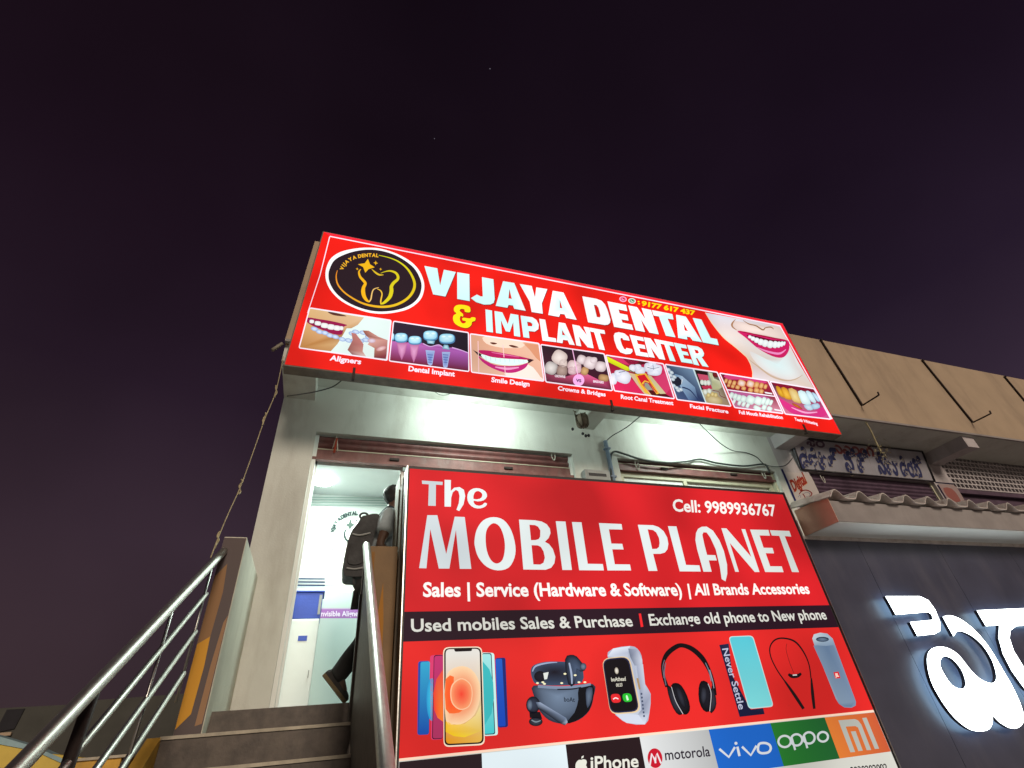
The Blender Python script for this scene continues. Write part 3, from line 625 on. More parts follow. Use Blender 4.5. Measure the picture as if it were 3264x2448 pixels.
# picture 8: whitening
a = Art(YS); q = [(984, 1090), (1632, 1198), (1878, 1645), (1208, 1568)]
a.poly(zF, q, [C(40,15,30), C(110,20,40), C(205,80,140), C(215,120,150)], 2)
a.poly(zF, [(990,1095),(1632,1200),(1690,1290),(1500,1225),(1200,1190),(1060,1150)], C(130, 15, 45), 3)
a.poly(zF, [(1120,1330),(1280,1420),(1480,1510),(1640,1530),(1760,1460),(1840,1560),(1700,1625),(1480,1610),(1280,1540),(1150,1420)], C(215, 50, 130), 4, smooth=2)
a.stroke(zF, [(1300,1470,10),(1500,1545,26),(1680,1540,14)], C(245,170,215), 5)
for p, ci, co_ in (([(1070,1160),(1130,1175),(1200,1290),(1190,1330),(1110,1280)], C(225,175,50), C(180,120,20)), ([(1150,1180),(1235,1195),(1310,1340),(1255,1355),(1190,1320)], C(240,190,70), C(195,130,25)), ([(1255,1195),(1370,1220),(1450,1400),(1380,1400),(1310,1360)], C(235,215,150), C(205,165,90)), ([(1395,1235),(1500,1240),(1590,1420),(1490,1425),(1440,1380)], C(235,255,255), C(195,225,230)), ([(1510,1230),(1590,1250),(1665,1390),(1620,1400),(1560,1350)], C(225,250,255), C(180,215,230)), ([(1600,1250),(1660,1275),(1720,1370),(1690,1385),(1650,1340)], C(205,235,250), C(160,200,225)), ([(1310,1405),(1400,1440),(1470,1500),(1400,1480),(1330,1440)], C(210,120,30), C(150,70,15)), ([(1480,1440),(1580,1430),(1620,1500),(1540,1510)], C(215,235,245), C(165,195,220)), ([(1590,1430),(1690,1410),(1720,1470),(1630,1500)], C(200,225,240), C(150,185,215))):
    a.fan(zF, p, ci, co_, 5, 2)
outline_box(a, zF, q, wd=17, layer=9); p8 = a.build('whitening_picture', PR_ART, sign)
caption('Teeth Whitening', zF, 1355, 1660, 1690, 1728, -12, 44).build('caption', PR_ART, p8)

# flood lamps fixed to the back of the sign, lighting the wall below the canopy
for px, py in ((1010, 880), (1470, 935)):
    t = at(FULL, px, py, 4.8)
    b = MB(); b.box(t.x-.36, t.x+.36, 4.035, 4.095, 2.95, 3.1); b.box(t.x-.02, t.x+.02, 4.03, 4.04, 2.9, 3.15)
    fl = b.build('flood_lamp', M['black'], sign)
    g = MB(); g.box(t.x-.34, t.x+.34, 4.0955, 4.0975, 2.965, 3.085)
    g.build('lamp_glass', emit('lamp_glass', (.85, 1, .9, 1), 8, False), fl)
    ld = bpy.data.lights.new('flood_light', 'AREA'); ld.shape = 'RECTANGLE'; ld.size = .68; ld.size_y = .12; ld.energy = 17; ld.color = (.84, 1, .9)
    lo = bpy.data.objects.new('flood_light', ld); col.objects.link(lo); lo.location = (t.x, 4.10, 3.03)
    lo.rotation_euler = Vector((0, 1, 0.02)).to_track_quat('-Z', 'Y').to_euler()

# ================================================================== lower sign: phone shop
YM = 3.6
shop = thing('phone_shop_sign', at(FULL, 1300, 1400, YM), 'lit red phone shop sign with black middle band and gadget pictures, below the clinic sign', 'sign')
TL, TR = at(S1, 1306, 1493.5, YM), at(S1, 2494, 1575.5, YM)
BLx, BRx = at(S1, 1271.0, 2446, YM), at(S1, 2862, 2448, YM)
def down(p, q, z):                       # carry a side edge on down to height z
    t = (z-p.z)/(q.z-p.z); return p + (q-p)*t
ZB = -.52
BL_, BR_ = down(TL, BLx, ZB), down(TR, BRx, ZB)
b = MB(); e = .022
b.prism([TL+Vector((-e, .002, e)), TR+Vector((e, .002, e)), BR_+Vector((e, .002, -e)), BL_+Vector((-e, .002, -e))], (0, .14, 0))
b.build('sign_box', M['black'], shop)
for p, q in ((TL, BL_), (TR, BR_)):
    s_ = -1 if p is TL else 1; b = MB()      # thin raised metal edge strips
    b.prism([p+Vector((s_*e, -.012, e)), p+Vector((s_*(e-.007), -.012, e)), q+Vector((s_*(e-.007), -.012, -e)), q+Vector((s_*e, -.012, -e))], (0, .012, 0))
    b.build('edge_strip', M['dull_steel'], shop)
a = Art(YM)
R1, R2, R3 = C(222, 38, 42), C(236, 46, 44), C(196, 32, 40)
pl, pr_ = at(S1, 1296.5, 1950.5, YM), at(S1, 2632, 1928.5, YM)
ql, qr = at(S1, 1291.5, 2047.5, YM), at(S1, 2663, 1998, YM)
wl, wr = at(S1, 1272.2, 2426, YM), at(S1, 2778, 2269.5, YM)
def zedge(p, q, z): return down(p, q, z)
lev = [TL.z, (pl.z+pr_.z)/2, (ql.z+qr.z)/2, (wl.z+wr.z)/2, ZB]
Lp = [zedge(TL, BL_, z) for z in lev]; Rp = [zedge(TR, BR_, z) for z in lev]
def band(k0, k1, c): a._add([Lp[k0], Rp[k0], Rp[k1], Lp[k1]], [(0, 1, 2, 3)], [c]*4, 0)
band(0, 1, C(204, 32, 38)); band(1, 2, C(40, 20, 32)); band(2, 3, C(216, 40, 38)); band(3, 4, C(205, 205, 196))
a.build('sign_face', PR_PANEL, shop)
SW, SG = C(224, 234, 234), C(196, 206, 210)
a = Art(YM)
for fr, pts, holes, sm in (
 (zA, [(85,110),(315,125),(312,160),(240,155),(238,390),(155,387),(162,152),(88,147)], [], 0),
 (zA, [(335,102),(405,105),(403,225),(440,190),(500,182),(548,212),(563,280),(545,370),(497,447),(466,432),(492,360),(500,280),(488,230),(460,212),(425,240),(408,300),(405,398),(335,397)], [], 0),
 (zA, [(585,300),(600,235),(650,199),(720,197),(785,230),(803,285),(765,328),(700,340),(655,333),(668,372),(715,388),(755,375),(775,355),(803,365),(785,395),(730,417),(660,410),(605,365)], [[(653,312),(665,245),(705,225),(745,250),(748,285),(720,312)]], 2)):
    a.poly(fr, pts, SG if pts[0][0] < 300 else SW, 2, holes, sm)
a.build('small_heading_lettering', PR_ART, shop)
a = Art(YM)
for fr, pts, holes, sm, c in (
 (zA, [(145,492),(255,492),(353,920),(447,508),(557,512),(630,1083),(503,1083),(460,655),(388,1080),(272,1080),(178,645),(135,1077),(55,1075)], [], 0, C(208,218,222)),
 (zA, [(665,770),(690,650),(760,550),(870,513),(985,545),(1070,660),(1115,830),(1105,960),(1040,1070),(920,1100),(800,1060),(710,960),(672,850)], [[(787,740),(805,640),(870,580),(940,615),(985,720),(1000,850),(975,980),(910,1025),(845,985),(800,880)]], 3, SW),
 (zA, [(1155,540),(1330,548),(1405,562),(1460,592),(1495,640),(1502,690),(1480,745),(1440,785),(1485,810),(1528,865),(1555,950),(1545,1020),(1510,1070),(1450,1093),(1203,1090)], [[(1270,597),(1330,601),(1365,618),(1390,660),(1388,730),(1372,755),(1340,766),(1287,767)], [(1293,822),(1360,824),(1395,840),(1425,890),(1440,960),(1425,1015),(1390,1036),(1313,1034)]], 0, SW),
 (zA, [(1560,558),(1667,562),(1738,1095),(1633,1095)], [], 0, SW),
 (zA, [(1738,567),(1843,570),(1912,1027),(2078,1030),(2090,1100),(1818,1098)], [], 0, SW),
 (zB, [(-177,371),(72,382),(82,443),(-67,440),(-40,597),(80,600),(95,662),(-30,660),(-2,825),(165,827),(178,893),(-82,893)], [], 0, SW),
 (zB, [(252,390),(420,395),(480,415),(535,460),(575,530),(588,600),(578,660),(550,695),(500,710),(420,710),(468,898),(370,898)], [[(360,440),(420,448),(455,475),(485,535),(492,590),(485,635),(460,655),(410,657)]], 0, SW),
 (zB, [(583,405),(677,408),(783,832),(930,837),(945,905),(713,903)], [], 0, C(222,232,232)),
 (zB, [(975,907),(905,660),(886,560),(893,480),(915,435),(955,412),(1010,410),(1080,455),(1150,560),(1200,680),(1235,830),(1237,930),(1217,1013),(1175,988),(1155,850),(1110,660),(1050,530),(1010,475),(975,472),(962,500),(985,610),(1015,722),(1105,725),(1122,783),(1033,782),(1065,907)], [], 0, C(222,230,228)),
 (zB, [(1172,428),(1228,430),(1502,745),(1393,438),(1435,440),(1592,910),(1540,910),(1265,590),(1365,908),(1325,908)], [], 0, C(215,222,220)),
 (zB, [(1488,443),(1690,447),(1707,510),(1592,507),(1637,643),(1735,645),(1753,705),(1660,703),(1710,847),(1837,848),(1857,912),(1655,910)], [], 0, C(212,218,214)),
 (zB, [(1705,450),(1920,458),(1942,520),(1870,515),(2027,912),(1950,910),(1810,512),(1728,508)], [], 0, C(202,208,204))):
    a.poly(fr, pts, c, 2, holes, sm)
a.build('main_lettering', PR_ART, shop)
a = Art(YM); a.text('Cell: 9989936767', (zB, 640, 238), (zB, 1783, 293), (zB, 632, 106), C(240, 236, 232), 2, .025); a.build('phone_number', PR_ART, shop)
a = Art(YM)
a.text('Sales | Service (Hardware & Software)', (zA, 97, 1387), (zB, 745, 1168), (zA, 100, 1230), C(250, 248, 244), 2, .028)
a.text('| All Brands Accessories', (zB, 815, 1165), (zB, 2150, 1147), (zB, 795, 1040), C(250, 244, 240), 2, .028)
a.build('service_lettering', PR_ART, shop)
a = Art(YM); BW = C(214, 214, 206)
a.text('Used mobiles Sales & Purchase', (z5, 205, 330), (z6, 262, 212), (z5, 203, 212), BW, 2, .02)
a.build('band_lettering', PR_ART, shop); a = Art(YM)
a.text('Exchange old phone to New phone', (z6, 380, 207), (z6, 1630, 163), (z6, 366, 127), BW, 2, .02)
a.build('band_lettering', PR_ART, shop); a = Art(YM)
a.poly(z6, [(300,124),(316,123),(333,216),(315,219)], C(240, 40, 45), 2)
a.build('band_divider', PR_ART, shop)
a = Art(YM); a._add([Lp[3]+Vector((0, 0, .012)), Rp[3]+Vector((0, 0, .012)), Rp[3], Lp[3]], [(0, 1, 2, 3)], [C(250, 214, 190)]*4, 1); a.build('divider_line', PR_ART, shop)

# phones fanned out
a = Art(YM)
a.poly(z5, rrect([(270,605),(380,600),(372,1285),(262,1290)], 25), C(40, 70, 160), 1); a.poly(z5, rrect([(292,612),(380,606),(368,1275),(278,1280)], 18), [C(50,160,200)]*10+[C(20,80,170)]*10, 2)
a.ell(z5, 395, 960, 48, 200, C(60, 190, 225), C(40, 150, 205), 3)
a.poly(z5, rrect([(985,575),(1080,570),(1105,1215),(1010,1222)], 22), C(30, 40, 110), 1); a.poly(z5, rrect([(985,585),(1048,580),(1082,1205),(1012,1212)], 14), [C(35,90,190)]*10+[C(20,70,185)]*10, 2)
a.poly(z5, rrect([(380,552),(505,540),(495,1330),(388,1335)], 25), C(215, 60, 110), 3); a.poly(z5, rrect([(415,548),(505,545),(498,1325),(398,1330)], 25), C(50, 15, 40), 4); a.poly(z5, rrect([(420,556),(505,552),(498,1318),(405,1322)], 22), [C(190,50,110)]*10+[C(170,50,95)]*10, 5)
a.poly(z5, [(500,680),(440,770),(410,900),(415,1050),(450,1130),(500,1165)], [C(230,70,60),C(225,80,60),C(235,60,50),C(240,60,50),C(245,120,40),C(250,130,40)], 6)
a.poly(z5, rrect([(858,522),(975,528),(1010,1290),(880,1300)], 25), C(200, 240, 235), 3); a.poly(z5, rrect([(862,530),(950,530),(985,1282),(880,1288)], 20), C(15, 35, 60), 4); a.poly(z5, rrect([(862,538),(943,538),(977,1274),(880,1280)], 18), [C(160,225,225)]*10+[C(70,200,205)]*10, 5)
a.poly(z5, [(862,600),(930,680),(965,800),(972,950),(950,1090),(885,1200)], C(60, 185, 190), 6)
a.poly(z5, rrect([(500,475),(862,468),(888,1382),(505,1402)], 55), C(245, 225, 200), 7); a.poly(z5, rrect([(510,485),(852,478),(878,1368),(512,1388)], 50), C(25, 15, 20), 8)
scr = rrect([(524,495),(838,490),(862,1355),(526,1372)], 40)
a.poly(z5, scr, [C(228,225,218)]*10 + [C(225,180,80)]*5 + [C(225,150,30)]*5, 9)
a.fan(z5, [(524,760),(640,655),(760,680),(835,800),(842,950),(790,1100),(690,1180),(600,1190),(524,1150)], C(240,110,60), C(252,215,170), 10, 3)
a.poly(z5, [(524,1160),(600,1195),(700,1185),(800,1110),(850,1010),(856,1250),(700,1310),(600,1300),(524,1260)], [C(245,190,50),C(245,200,80),C(240,205,110),C(240,215,140),C(240,220,160),C(225,190,90),C(240,205,40),C(240,200,30),C(240,190,30)], 10)
a.fan(z5, [(524,770),(600,750),(590,860),(610,990),(680,1060),(600,1090),(524,1050)], C(250,80,40), C(250,110,50), 11, 2)
a.ell(z5, 670, 910, 100, 142, C(245, 70, 50), C(250, 160, 110), 12, 0, 26)
a.stroke(z5, [(670,768,10),(590,820,12),(570,910,10),(590,1000,10),(660,1052,10),(740,1020,8),(768,920,8),(750,820,8)], C(252, 200, 160), 13, closed=True)
a.poly(z5, rrect([(598,488),(768,485),(766,512),(610,518)], 12), C(25, 15, 20), 13)
a.build('phone_picture', PR_ART, shop)
# earbuds in their case
a = Art(YM)
a.fan(z5, [(1315,690),(1345,640),(1450,610),(1600,608),(1720,620),(1790,660),(1790,800),(1600,830),(1380,820),(1330,770)], C(25,22,32), C(60,75,100), 1, 3)
a.stroke(z5, [(1330,700,10),(1360,650,16),(1460,622,14),(1560,615,6)], C(150,165,195), 2)
a.fan(z5, [(1340,830),(1600,840),(1890,815),(1898,930),(1860,1060),(1760,1150),(1620,1185),(1480,1150),(1380,1040),(1345,930)], C(110,128,152), C(38,44,60), 2, 3, (1560, 930))
a.poly(z5, [(1760,850),(1892,830),(1895,930),(1850,1070),(1730,1160),(1640,1180),(1720,1080),(1755,960)], C(14, 14, 20), 3, smooth=2)
a.fan(z5, [(1830,860),(1885,850),(1880,960),(1840,1040),(1825,950)], C(95,110,130), C(50,60,80), 4, 2)
a.stroke(z5, [(1380,838,26),(1580,850,28),(1760,838,26),(1870,818,22)], C(120,135,160), 4)
a.stroke(z5, [(1560,866,10),(1700,862,12),(1780,846,8)], C(15,15,22), 5)
a.fan(z5, [(1630,590),(1680,545),(1740,560),(1790,620),(1825,640),(1815,690),(1770,700),(1740,680),(1720,820),(1660,815)], C(70,85,110), C(16,16,24), 5, 2)
a.stroke(z5, [(1670,620,14),(1690,720,18),(1695,815,12)], C(150,165,190), 6); a.ell(z5, 1800, 655, 30, 34, C(110,125,145), C(35,40,55), 6)
a.poly(z5, [(1430,715),(1480,705),(1465,770),(1440,775)], C(215,220,215), 4); a.ell(z5, 1400, 745, 55, 50, C(30,28,40), C(18,16,24), 3)
for x, y in ((1375,808),(1425,800),(1440,815),(1600,808),(1630,722),(1725,735),(1760,800),(1815,800)): a.ell(z5, x, y, 14, 9, C(240,235,190), layer=7, n=8)
a.ell(z5, 1335, 1010, 65, 80, C(55,62,82), C(15,15,22), 5); a.ell(z5, 1305, 1010, 26, 50, C(110,125,145), C(50,58,75), 6)
a.ell(z5, 1360, 1165, 64, 42, C(60,66,80), C(14,14,20), 5); a.stroke(z5, [(1320,1150,10),(1360,1168,12),(1405,1155,8)], C(125,140,150), 6); a.poly(z5, [(1300,1070),(1400,1075),(1420,1140),(1305,1130)], C(18,16,24), 5)
a.poly(z5, [(1360,985),(1400,985),(1640,1130),(1655,1170),(1630,1200),(1590,1185),(1380,1040)], [C(80,95,120),C(150,165,190),C(110,125,150),C(160,175,195),C(40,45,60),C(20,22,30),C(25,28,38)], 7)
a.text('boAt', (z5, 1622, 978), (z5, 1722, 982), (z5, 1620, 936), C(22, 26, 38), 8, .01)
a.build('earbud_picture', PR_ART, shop)
# smart watch
a = Art(YM)
a.fan(z6, [(80,420),(120,370),(240,352),(290,370),(320,420),(330,500),(345,620),(385,690),(375,830),(345,905),(220,895),(165,860),(130,820),(250,800),(290,600),(230,430)], C(200,208,222), C(168,176,196), 1, 2, (200, 880))
a.poly(z6, [(80,425),(120,370),(240,352),(222,400),(230,440)], [C(200,208,225),C(222,230,242),C(215,224,238),C(180,188,208),C(190,196,212)], 2)
a.poly(z6, [(225,370),(290,375),(325,450),(320,490),(270,490),(240,430)], [C(120,130,152),C(165,172,192),C(205,212,228),C(190,196,212),C(140,148,168),C(110,118,140)], 3)
a.poly(z6, [(285,490),(330,480),(345,620),(385,700),(375,830),(345,900),(250,890),(320,800)], [C(160,168,190),C(200,206,222),C(190,196,214),C(160,166,186),C(175,182,200),C(205,212,228),C(210,216,232),C(130,138,160)], 2)
a.poly(z6, [(130,822),(300,838),(320,870),(345,905),(215,895),(165,862)], C(205, 212, 228), 3)
a.poly(z6, rrect([(38,440),(235,420),(318,820),(100,838)], 60), C(225, 200, 160), 4)
a.poly(z6, rrect([(42,446),(228,427),(305,812),(100,828)], 56), C(36, 40, 74), 5); a.poly(z6, rrect([(50,454),(220,436),(296,804),(106,819)], 50), C(22, 17, 22), 6)
a.poly(z6, [(282,580),(296,578),(312,655),(300,660)], C(170, 140, 100), 7)
for k in range(7): a.ell(z6, 318+k*3, 690+k*26, 7, 8, C(70,80,105), layer=7, n=8)
a.ell(z6, 143, 527, 14, 24, C(240,235,225), C(150,140,120), 7, -8)
a.text('boAthead', (z6, 106, 602), (z6, 208, 596), (z6, 103, 574), C(225, 222, 205), 7, .02); a.text('00:23', (z6, 140, 640), (z6, 184, 636), (z6, 138, 617), C(225, 222, 205), 7, .02)
a.poly(z6, rrect([(98,692),(165,688),(176,750),(110,755)], 26), C(228, 42, 48), 7); a.poly(z6, rrect([(180,688),(243,684),(256,744),(192,749)], 26), C(40, 190, 50), 7)
a.stroke(z6, [(118,728,7),(135,718,8),(155,726,7)], C(250,240,240), 8); a.stroke(z6, [(212,700,8),(216,715,14),(222,735,14)], C(215,250,215), 8)
a.build('watch_picture', PR_ART, shop)
# headphones
a = Art(YM)
a.stroke(z6, [(500,640,26),(475,560,22),(470,480,24),(500,410,34),(560,360,34),(610,348,30),(680,375,34),(750,440,34),(800,530,24),(828,620,22),(838,700,26)], C(20, 14, 18), 1)
a.stroke(z6, [(478,580,5),(470,500,5),(482,450,5)], C(120,110,125), 2); a.stroke(z6, [(800,520,6),(822,600,6),(830,650,5)], C(150,150,165), 2)
a.stroke(z6, [(492,630,8),(480,540,8),(490,470,6)], C(95,100,115), 2); a.stroke(z6, [(812,600,8),(796,530,8),(770,470,6)], C(110,115,130), 2)
a.fan(z6, [(498,640),(525,640),(570,720),(620,800),(600,838),(565,825),(525,750)], C(50,50,62), C(12,10,14), 2, 2)
a.fan(z6, [(528,630),(560,612),(600,630),(640,700),(662,780),(650,825),(615,835),(575,780),(540,700)], C(30,30,40), C(10,8,12), 3, 2); a.stroke(z6, [(530,640,4),(560,740,5),(612,832,5)], C(185,185,190), 4)
a.fan(z6, [(560,640),(590,650),(620,720),(630,790),(600,770),(570,700)], C(45,48,60), C(16,14,20), 4, 2)
a.fan(z6, [(815,630),(838,680),(848,760),(830,810),(800,815)], C(50,50,62), C(12,10,14), 2, 2)
a.fan(z6, [(740,600),(780,605),(812,660),(815,750),(795,815),(755,805),(725,740),(722,650)], C(30,30,40), C(10,8,12), 3, 2); a.stroke(z6, [(788,618,4),(810,690,5),(800,812,5)], C(185,185,190), 4)
a.fan(z6, [(745,640),(775,650),(780,720),(755,770),(735,720)], C(55,58,70), C(16,14,20), 4, 2)
a.build('headphone_picture', PR_ART, shop)
# phone lying on its box
a = Art(YM)
a.poly(z6, [(868,345),(935,335),(960,560),(1090,800),(1178,790),(1188,832),(1012,852)], [C(28,30,62),C(40,40,70),C(24,28,58),C(24,26,56),C(34,36,66),C(22,24,50),C(24,26,56)], 1)
a.text('Never Settle', (z6, 888, 372), (z6, 1008, 802), (z6, 930, 366), C(185, 190, 214), 2, .012)
a.poly(z6, rrect([(932,285),(1105,278),(1252,780),(1075,797)], 28), C(180, 215, 215), 3); a.poly(z6, rrect([(938,290),(1100,284),(1244,773),(1080,790)], 26), [C(85,190,205)]*10+[C(120,208,212)]*10, 4)
a.build('boxed_phone_picture', PR_ART, shop)
# neckband
a = Art(YM)
a.stroke(z6, [(1330,600,9),(1275,520,8),(1232,430,8),(1226,360,9),(1260,310,11),(1320,297,11),(1400,320,12),(1460,390,10),(1500,480,8),(1515,580,8)], C(22, 16, 18), 1)
a.stroke(z6, [(1330,600,12),(1400,700,22),(1462,795,20)], C(28, 20, 22), 2, 3); a.stroke(z6, [(1517,580,10),(1525,680,22),(1538,795,18)], C(28, 20, 22), 2, 3)
a.stroke(z6, [(1345,335,3),(1340,380,3),(1365,470,3),(1395,545,3)], C(90, 25, 25), 1)
a.stroke(z6, [(1355,550,16),(1380,565,26),(1420,562,26),(1445,545,16)], C(24, 16, 20), 3); a.stroke(z6, [(1385,558,8),(1415,556,8)], C(225,220,220), 4, 1)
a.build('neckband_picture', PR_ART, shop)
# cylinder speaker
a = Art(YM)
a.poly(z6, [(1524,300),(1535,270),(1580,258),(1630,265),(1668,300),(1690,360),(1832,745),(1830,772),(1800,788),(1750,785),(1712,760),(1690,725),(1540,350)], [C(190,205,215)]*3+[C(150,170,190)]*2+[C(118,140,168)]*6+[C(140,160,180)]*2, 1)
a.poly(z6, [(1532,350),(1560,348),(1620,352),(1672,345),(1828,745),(1800,780),(1750,778),(1715,755)], [C(120,142,168),C(98,122,152),C(98,122,152),C(110,132,160),C(120,140,165),C(100,124,152),C(104,128,156),C(130,150,172)], 2)
a.ell(z6, 1595, 305, 46, 18, C(105,125,148), C(40,55,75), 3); a.stroke(z6, [(1552,302,4),(1590,290,5),(1636,303,4)], C(30,35,55), 4)
a.poly(z6, [(1672,538),(1708,532),(1722,578),(1686,582)], C(220, 30, 45), 3); a.text('JBL', (z6, 1686, 570), (z6, 1712, 567), (z6, 1680, 545), C(255, 225, 210), 4, .05)
a.build('speaker_picture', PR_ART, shop)
# row of maker's tiles
zt = lev[3] - .004; zb = at((2640, 2100, 4.767), 930, 1410, YM).z
def tile(x0, x1, c, name, c2=None):
    a = Art(YM); a._add([Vector((x0, YM, zt)), Vector((x1, YM, zt)), Vector((x1, YM, zb)), Vector((x0, YM, zb))], [(0, 1, 2, 3)], [c, c2 or c, c2 or c, c], 1); return a
xs = [Lp[3].x+.002, at(z5, 860, 1480, YM).x, at(z5, 1640, 1393, YM).x, at(z6, 308, 1003, YM).x, at(z6, 795, 950, YM).x, at(z6, 1230, 905, YM).x, at(z6, 1615, 868, YM).x, Rp[3].x-.002]
tile(xs[0], xs[1], C(40, 26, 32), 0).build('brand_tile', PR_ART, shop)
tile(xs[1], xs[2], C(222, 236, 242), 0).build('brand_tile', PR_ART, shop)
a = tile(xs[2], xs[3], C(38, 24, 28), 0)
a.text('iPhone', (z5, 1870, 1612), (z6, 300, 1205), (z5, 1868, 1488), C(226, 226, 214), 3, .02)
a.poly(z5, [(1782,1520),(1800,1514),(1826,1520),(1834,1545),(1826,1570),(1838,1600),(1800,1640),(1750,1640),(1728,1590),(1735,1545),(1760,1520)], C(226, 226, 214), 3, smooth=2); a.poly(z5, [(1782,1508),(1786,1488),(1806,1478),(1802,1500)], C(226, 226, 214), 3)
a.build('brand_tile', PR_ART, shop)
a = tile(xs[3], xs[4], C(216, 219, 220), 0, C(170, 172, 172))
a.ell(z6, 415, 1143, 52, 70, C(190, 22, 44), layer=2, rot=-6, n=26)
a.stroke(z6, [(378,1195,12),(392,1110,12),(412,1150,14),(420,1178,10)], C(225,215,220), 3, 1); a.stroke(z6, [(416,1178,10),(418,1150,12),(428,1108,12),(458,1180,12)], C(225,215,220), 3, 1)
a.text('motorola', (z6, 488, 1157), (z6, 806, 1128), (z6, 480, 1082), C(38, 30, 44), 3, .012)
a.build('brand_tile', PR_ART, shop)
a = tile(xs[4], xs[5], C(28, 96, 188), 0); VW = C(205, 210, 214)
for p in ([(868,1078,17),(935,1135,17),(978,1065,17)], [(995,1062,17),(1010,1128,17)], [(1028,1062,17),(1090,1122,17),(1130,1055,17)]): a.stroke(z6, p, VW, 3, 1)
a.ell(z6, 985, 1038, 11, 11, VW, layer=3, n=10)
a.stroke(z6, [(1140,1075,17),(1150,1042,17),(1190,1036,17),(1222,1050,17),(1230,1078,17),(1212,1102,17),(1170,1108,17),(1146,1098,17)], VW, 3, 3, closed=True)
a.build('brand_tile', PR_ART, shop)
a = tile(xs[5], xs[6], C(38, 116, 44), 0, C(30, 92, 46))
for cx, cy, rx, ry in ((1328,1025,44,40),(1412,1014,40,40),(1500,1000,40,40),(1598,992,36,34)):
    a.stroke(z6, [(cx+rx*math.cos(t*.5236), cy+ry*math.sin(t*.5236), 15) for t in range(12)], VW, 3, 2, closed=True)
a.stroke(z6, [(1378,1000,14),(1402,1085,14)], VW, 4, 1); a.stroke(z6, [(1464,985,14),(1488,1072,14)], VW, 4, 1)
a.build('brand_tile', PR_ART, shop)
a = tile(xs[6], xs[7], C(218, 122, 52), 0, C(196, 88, 54))
GW = C(176, 178, 170)
z3 = (2640, 2100, 4.767)
a.poly(z3, [(150,935),(400,915),(450,935),(500,1000),(650,1385),(582,1388),(450,1045),(410,1022),(262,1030),(405,1415),(335,1420)], GW, 3); a.poly(z3, [(340,1105),(412,1098),(522,1395),(455,1402)], GW, 3); a.poly(z3, [(512,900),(578,892),(770,1365),(705,1370)], GW, 3)
a.build('brand_tile', PR_ART, shop)
a = Art(YM); a.text('9030202002', (z3, 350, 1748), (z3, 910, 1690), (z3, 322, 1645), C(30, 24, 24), 2, .02); a.build('bottom_lettering', PR_ART, shop)
# weathered sheet closing the gap between the sign and the wall on its left
b = MB(); b.box(.474, .484, 3.745, 4.36, -.55, 1.80); b.box(.462, .474, 3.76, 3.80, -.55, 1.79); b.box(.462, .474, 4.0, 4.03, -.55, 1.79)
b.prism([(.474, 4.00, 1.80), (.474, 4.36, 1.80), (.474, 4.36, 1.98), (.474, 4.10, 1.98)], (.01, 0, 0))
tag(b.build('side_sheet', M['beige'], None), 'weathered beige sheet standing upright between the phone shop sign and the stair wall', 'panel')

# ================================================================== the building behind the signs
YW = 4.8
g = MB(); g.quad((-600, -600, GROUND), (600, -600, GROUND), (600, 600, GROUND), (-600, 600, GROUND))
tag(g.build('ground', M['ground']), kind='structure')

bld = thing('shop_building', (5, 4.8, GROUND), 'long pale shop building with tan roof parapet, roller shutters and lit clinic entrance', 'building')
XO = [(-.317, 2.587, 2.736), (3.2, 5.70, 2.736), (6.33, 8.95, 2.80), (9.4, 12.4, 3.2)]
def wallrun(name, xs, m):
    b = MB()
    for x0, x1, z0, z1 in xs: b.box(x0, x1, YW, YW+.2, z0, z1)
    return b.build(name, m, bld)
wallrun('front_wall', [(-.69, -.317, GROUND, 3.3), (-.317, 2.587, 2.736, 3.3), (2.587, 3.2, .1, 3.3), (3.2, 5.70, 2.736, 3.3), (5.70, 5.815, .1, 3.3)], M['plaster'])
wallrun('front_wall', [(5.815, 6.33, .1, 3.3), (6.33, 8.95, 2.8, 3.3), (8.95, 9.4, .1, 3.3), (9.4, 12.4, 3.37, 3.42), (12.4, 17, .1, 3.3)], M['plaster_old_light_tint'])
b = MB(); b.box(-.69, 17, 5.0, 11, 2.75, 3.35); b.box(-.69, -.5, 5.0, 11, GROUND, 2.75); b.box(16.8, 17, 5, 11, GROUND, 2.75); b.box(-.69, 17, 10.8, 11, GROUND, 3.35)
b.build('rear_block', M['plaster_old_light_tint'], bld)
b = MB(); b.box(-.66, 17, 4.12, 4.8, 3.30, 3.42); b.build('canopy_slab', M['plaster'], bld)
b = MB(); b.prism([(-.695, 4.10, 3.325), (17, 4.10, 3.325), (17, 4.10, 4.815), (-.635, 4.10, 4.83)], (0, .15, 0)); b.build('parapet', M['parapet'], bld)
b = MB(); b.box(-.69, 17, 4.085, 4.12, 3.296, 3.325); b.build('drip_moulding', M['concrete'], bld)
for x0, x1 in ((-.69, -.38), (2.72, 2.95), (5.88, 6.15), (9.1, 9.36), (12.5, 12.75)):
    b = MB(); b.box(x0, x1, 4.16, 4.8, 3.11, 3.3); b.build('canopy_beam', M['plaster'] if x0 < 5 else M['plaster_old_light_tint'], bld)
b = MB(); b.tube([at(zS[:0]+(850, 700, 2.552), 45, 1062, 4.32), at((850, 700, 2.552), 128, 1008, 4.32)], .018, 8); b.build('spout_pipe', M['beige'], bld)
# tan pilaster strip lower left edge of the wall is plain plaster: its chipped plinth
b = MB(); b.box(-.70, -.33, 4.79, 4.8, .155, .30); b.build('plinth', M['concrete'], bld)

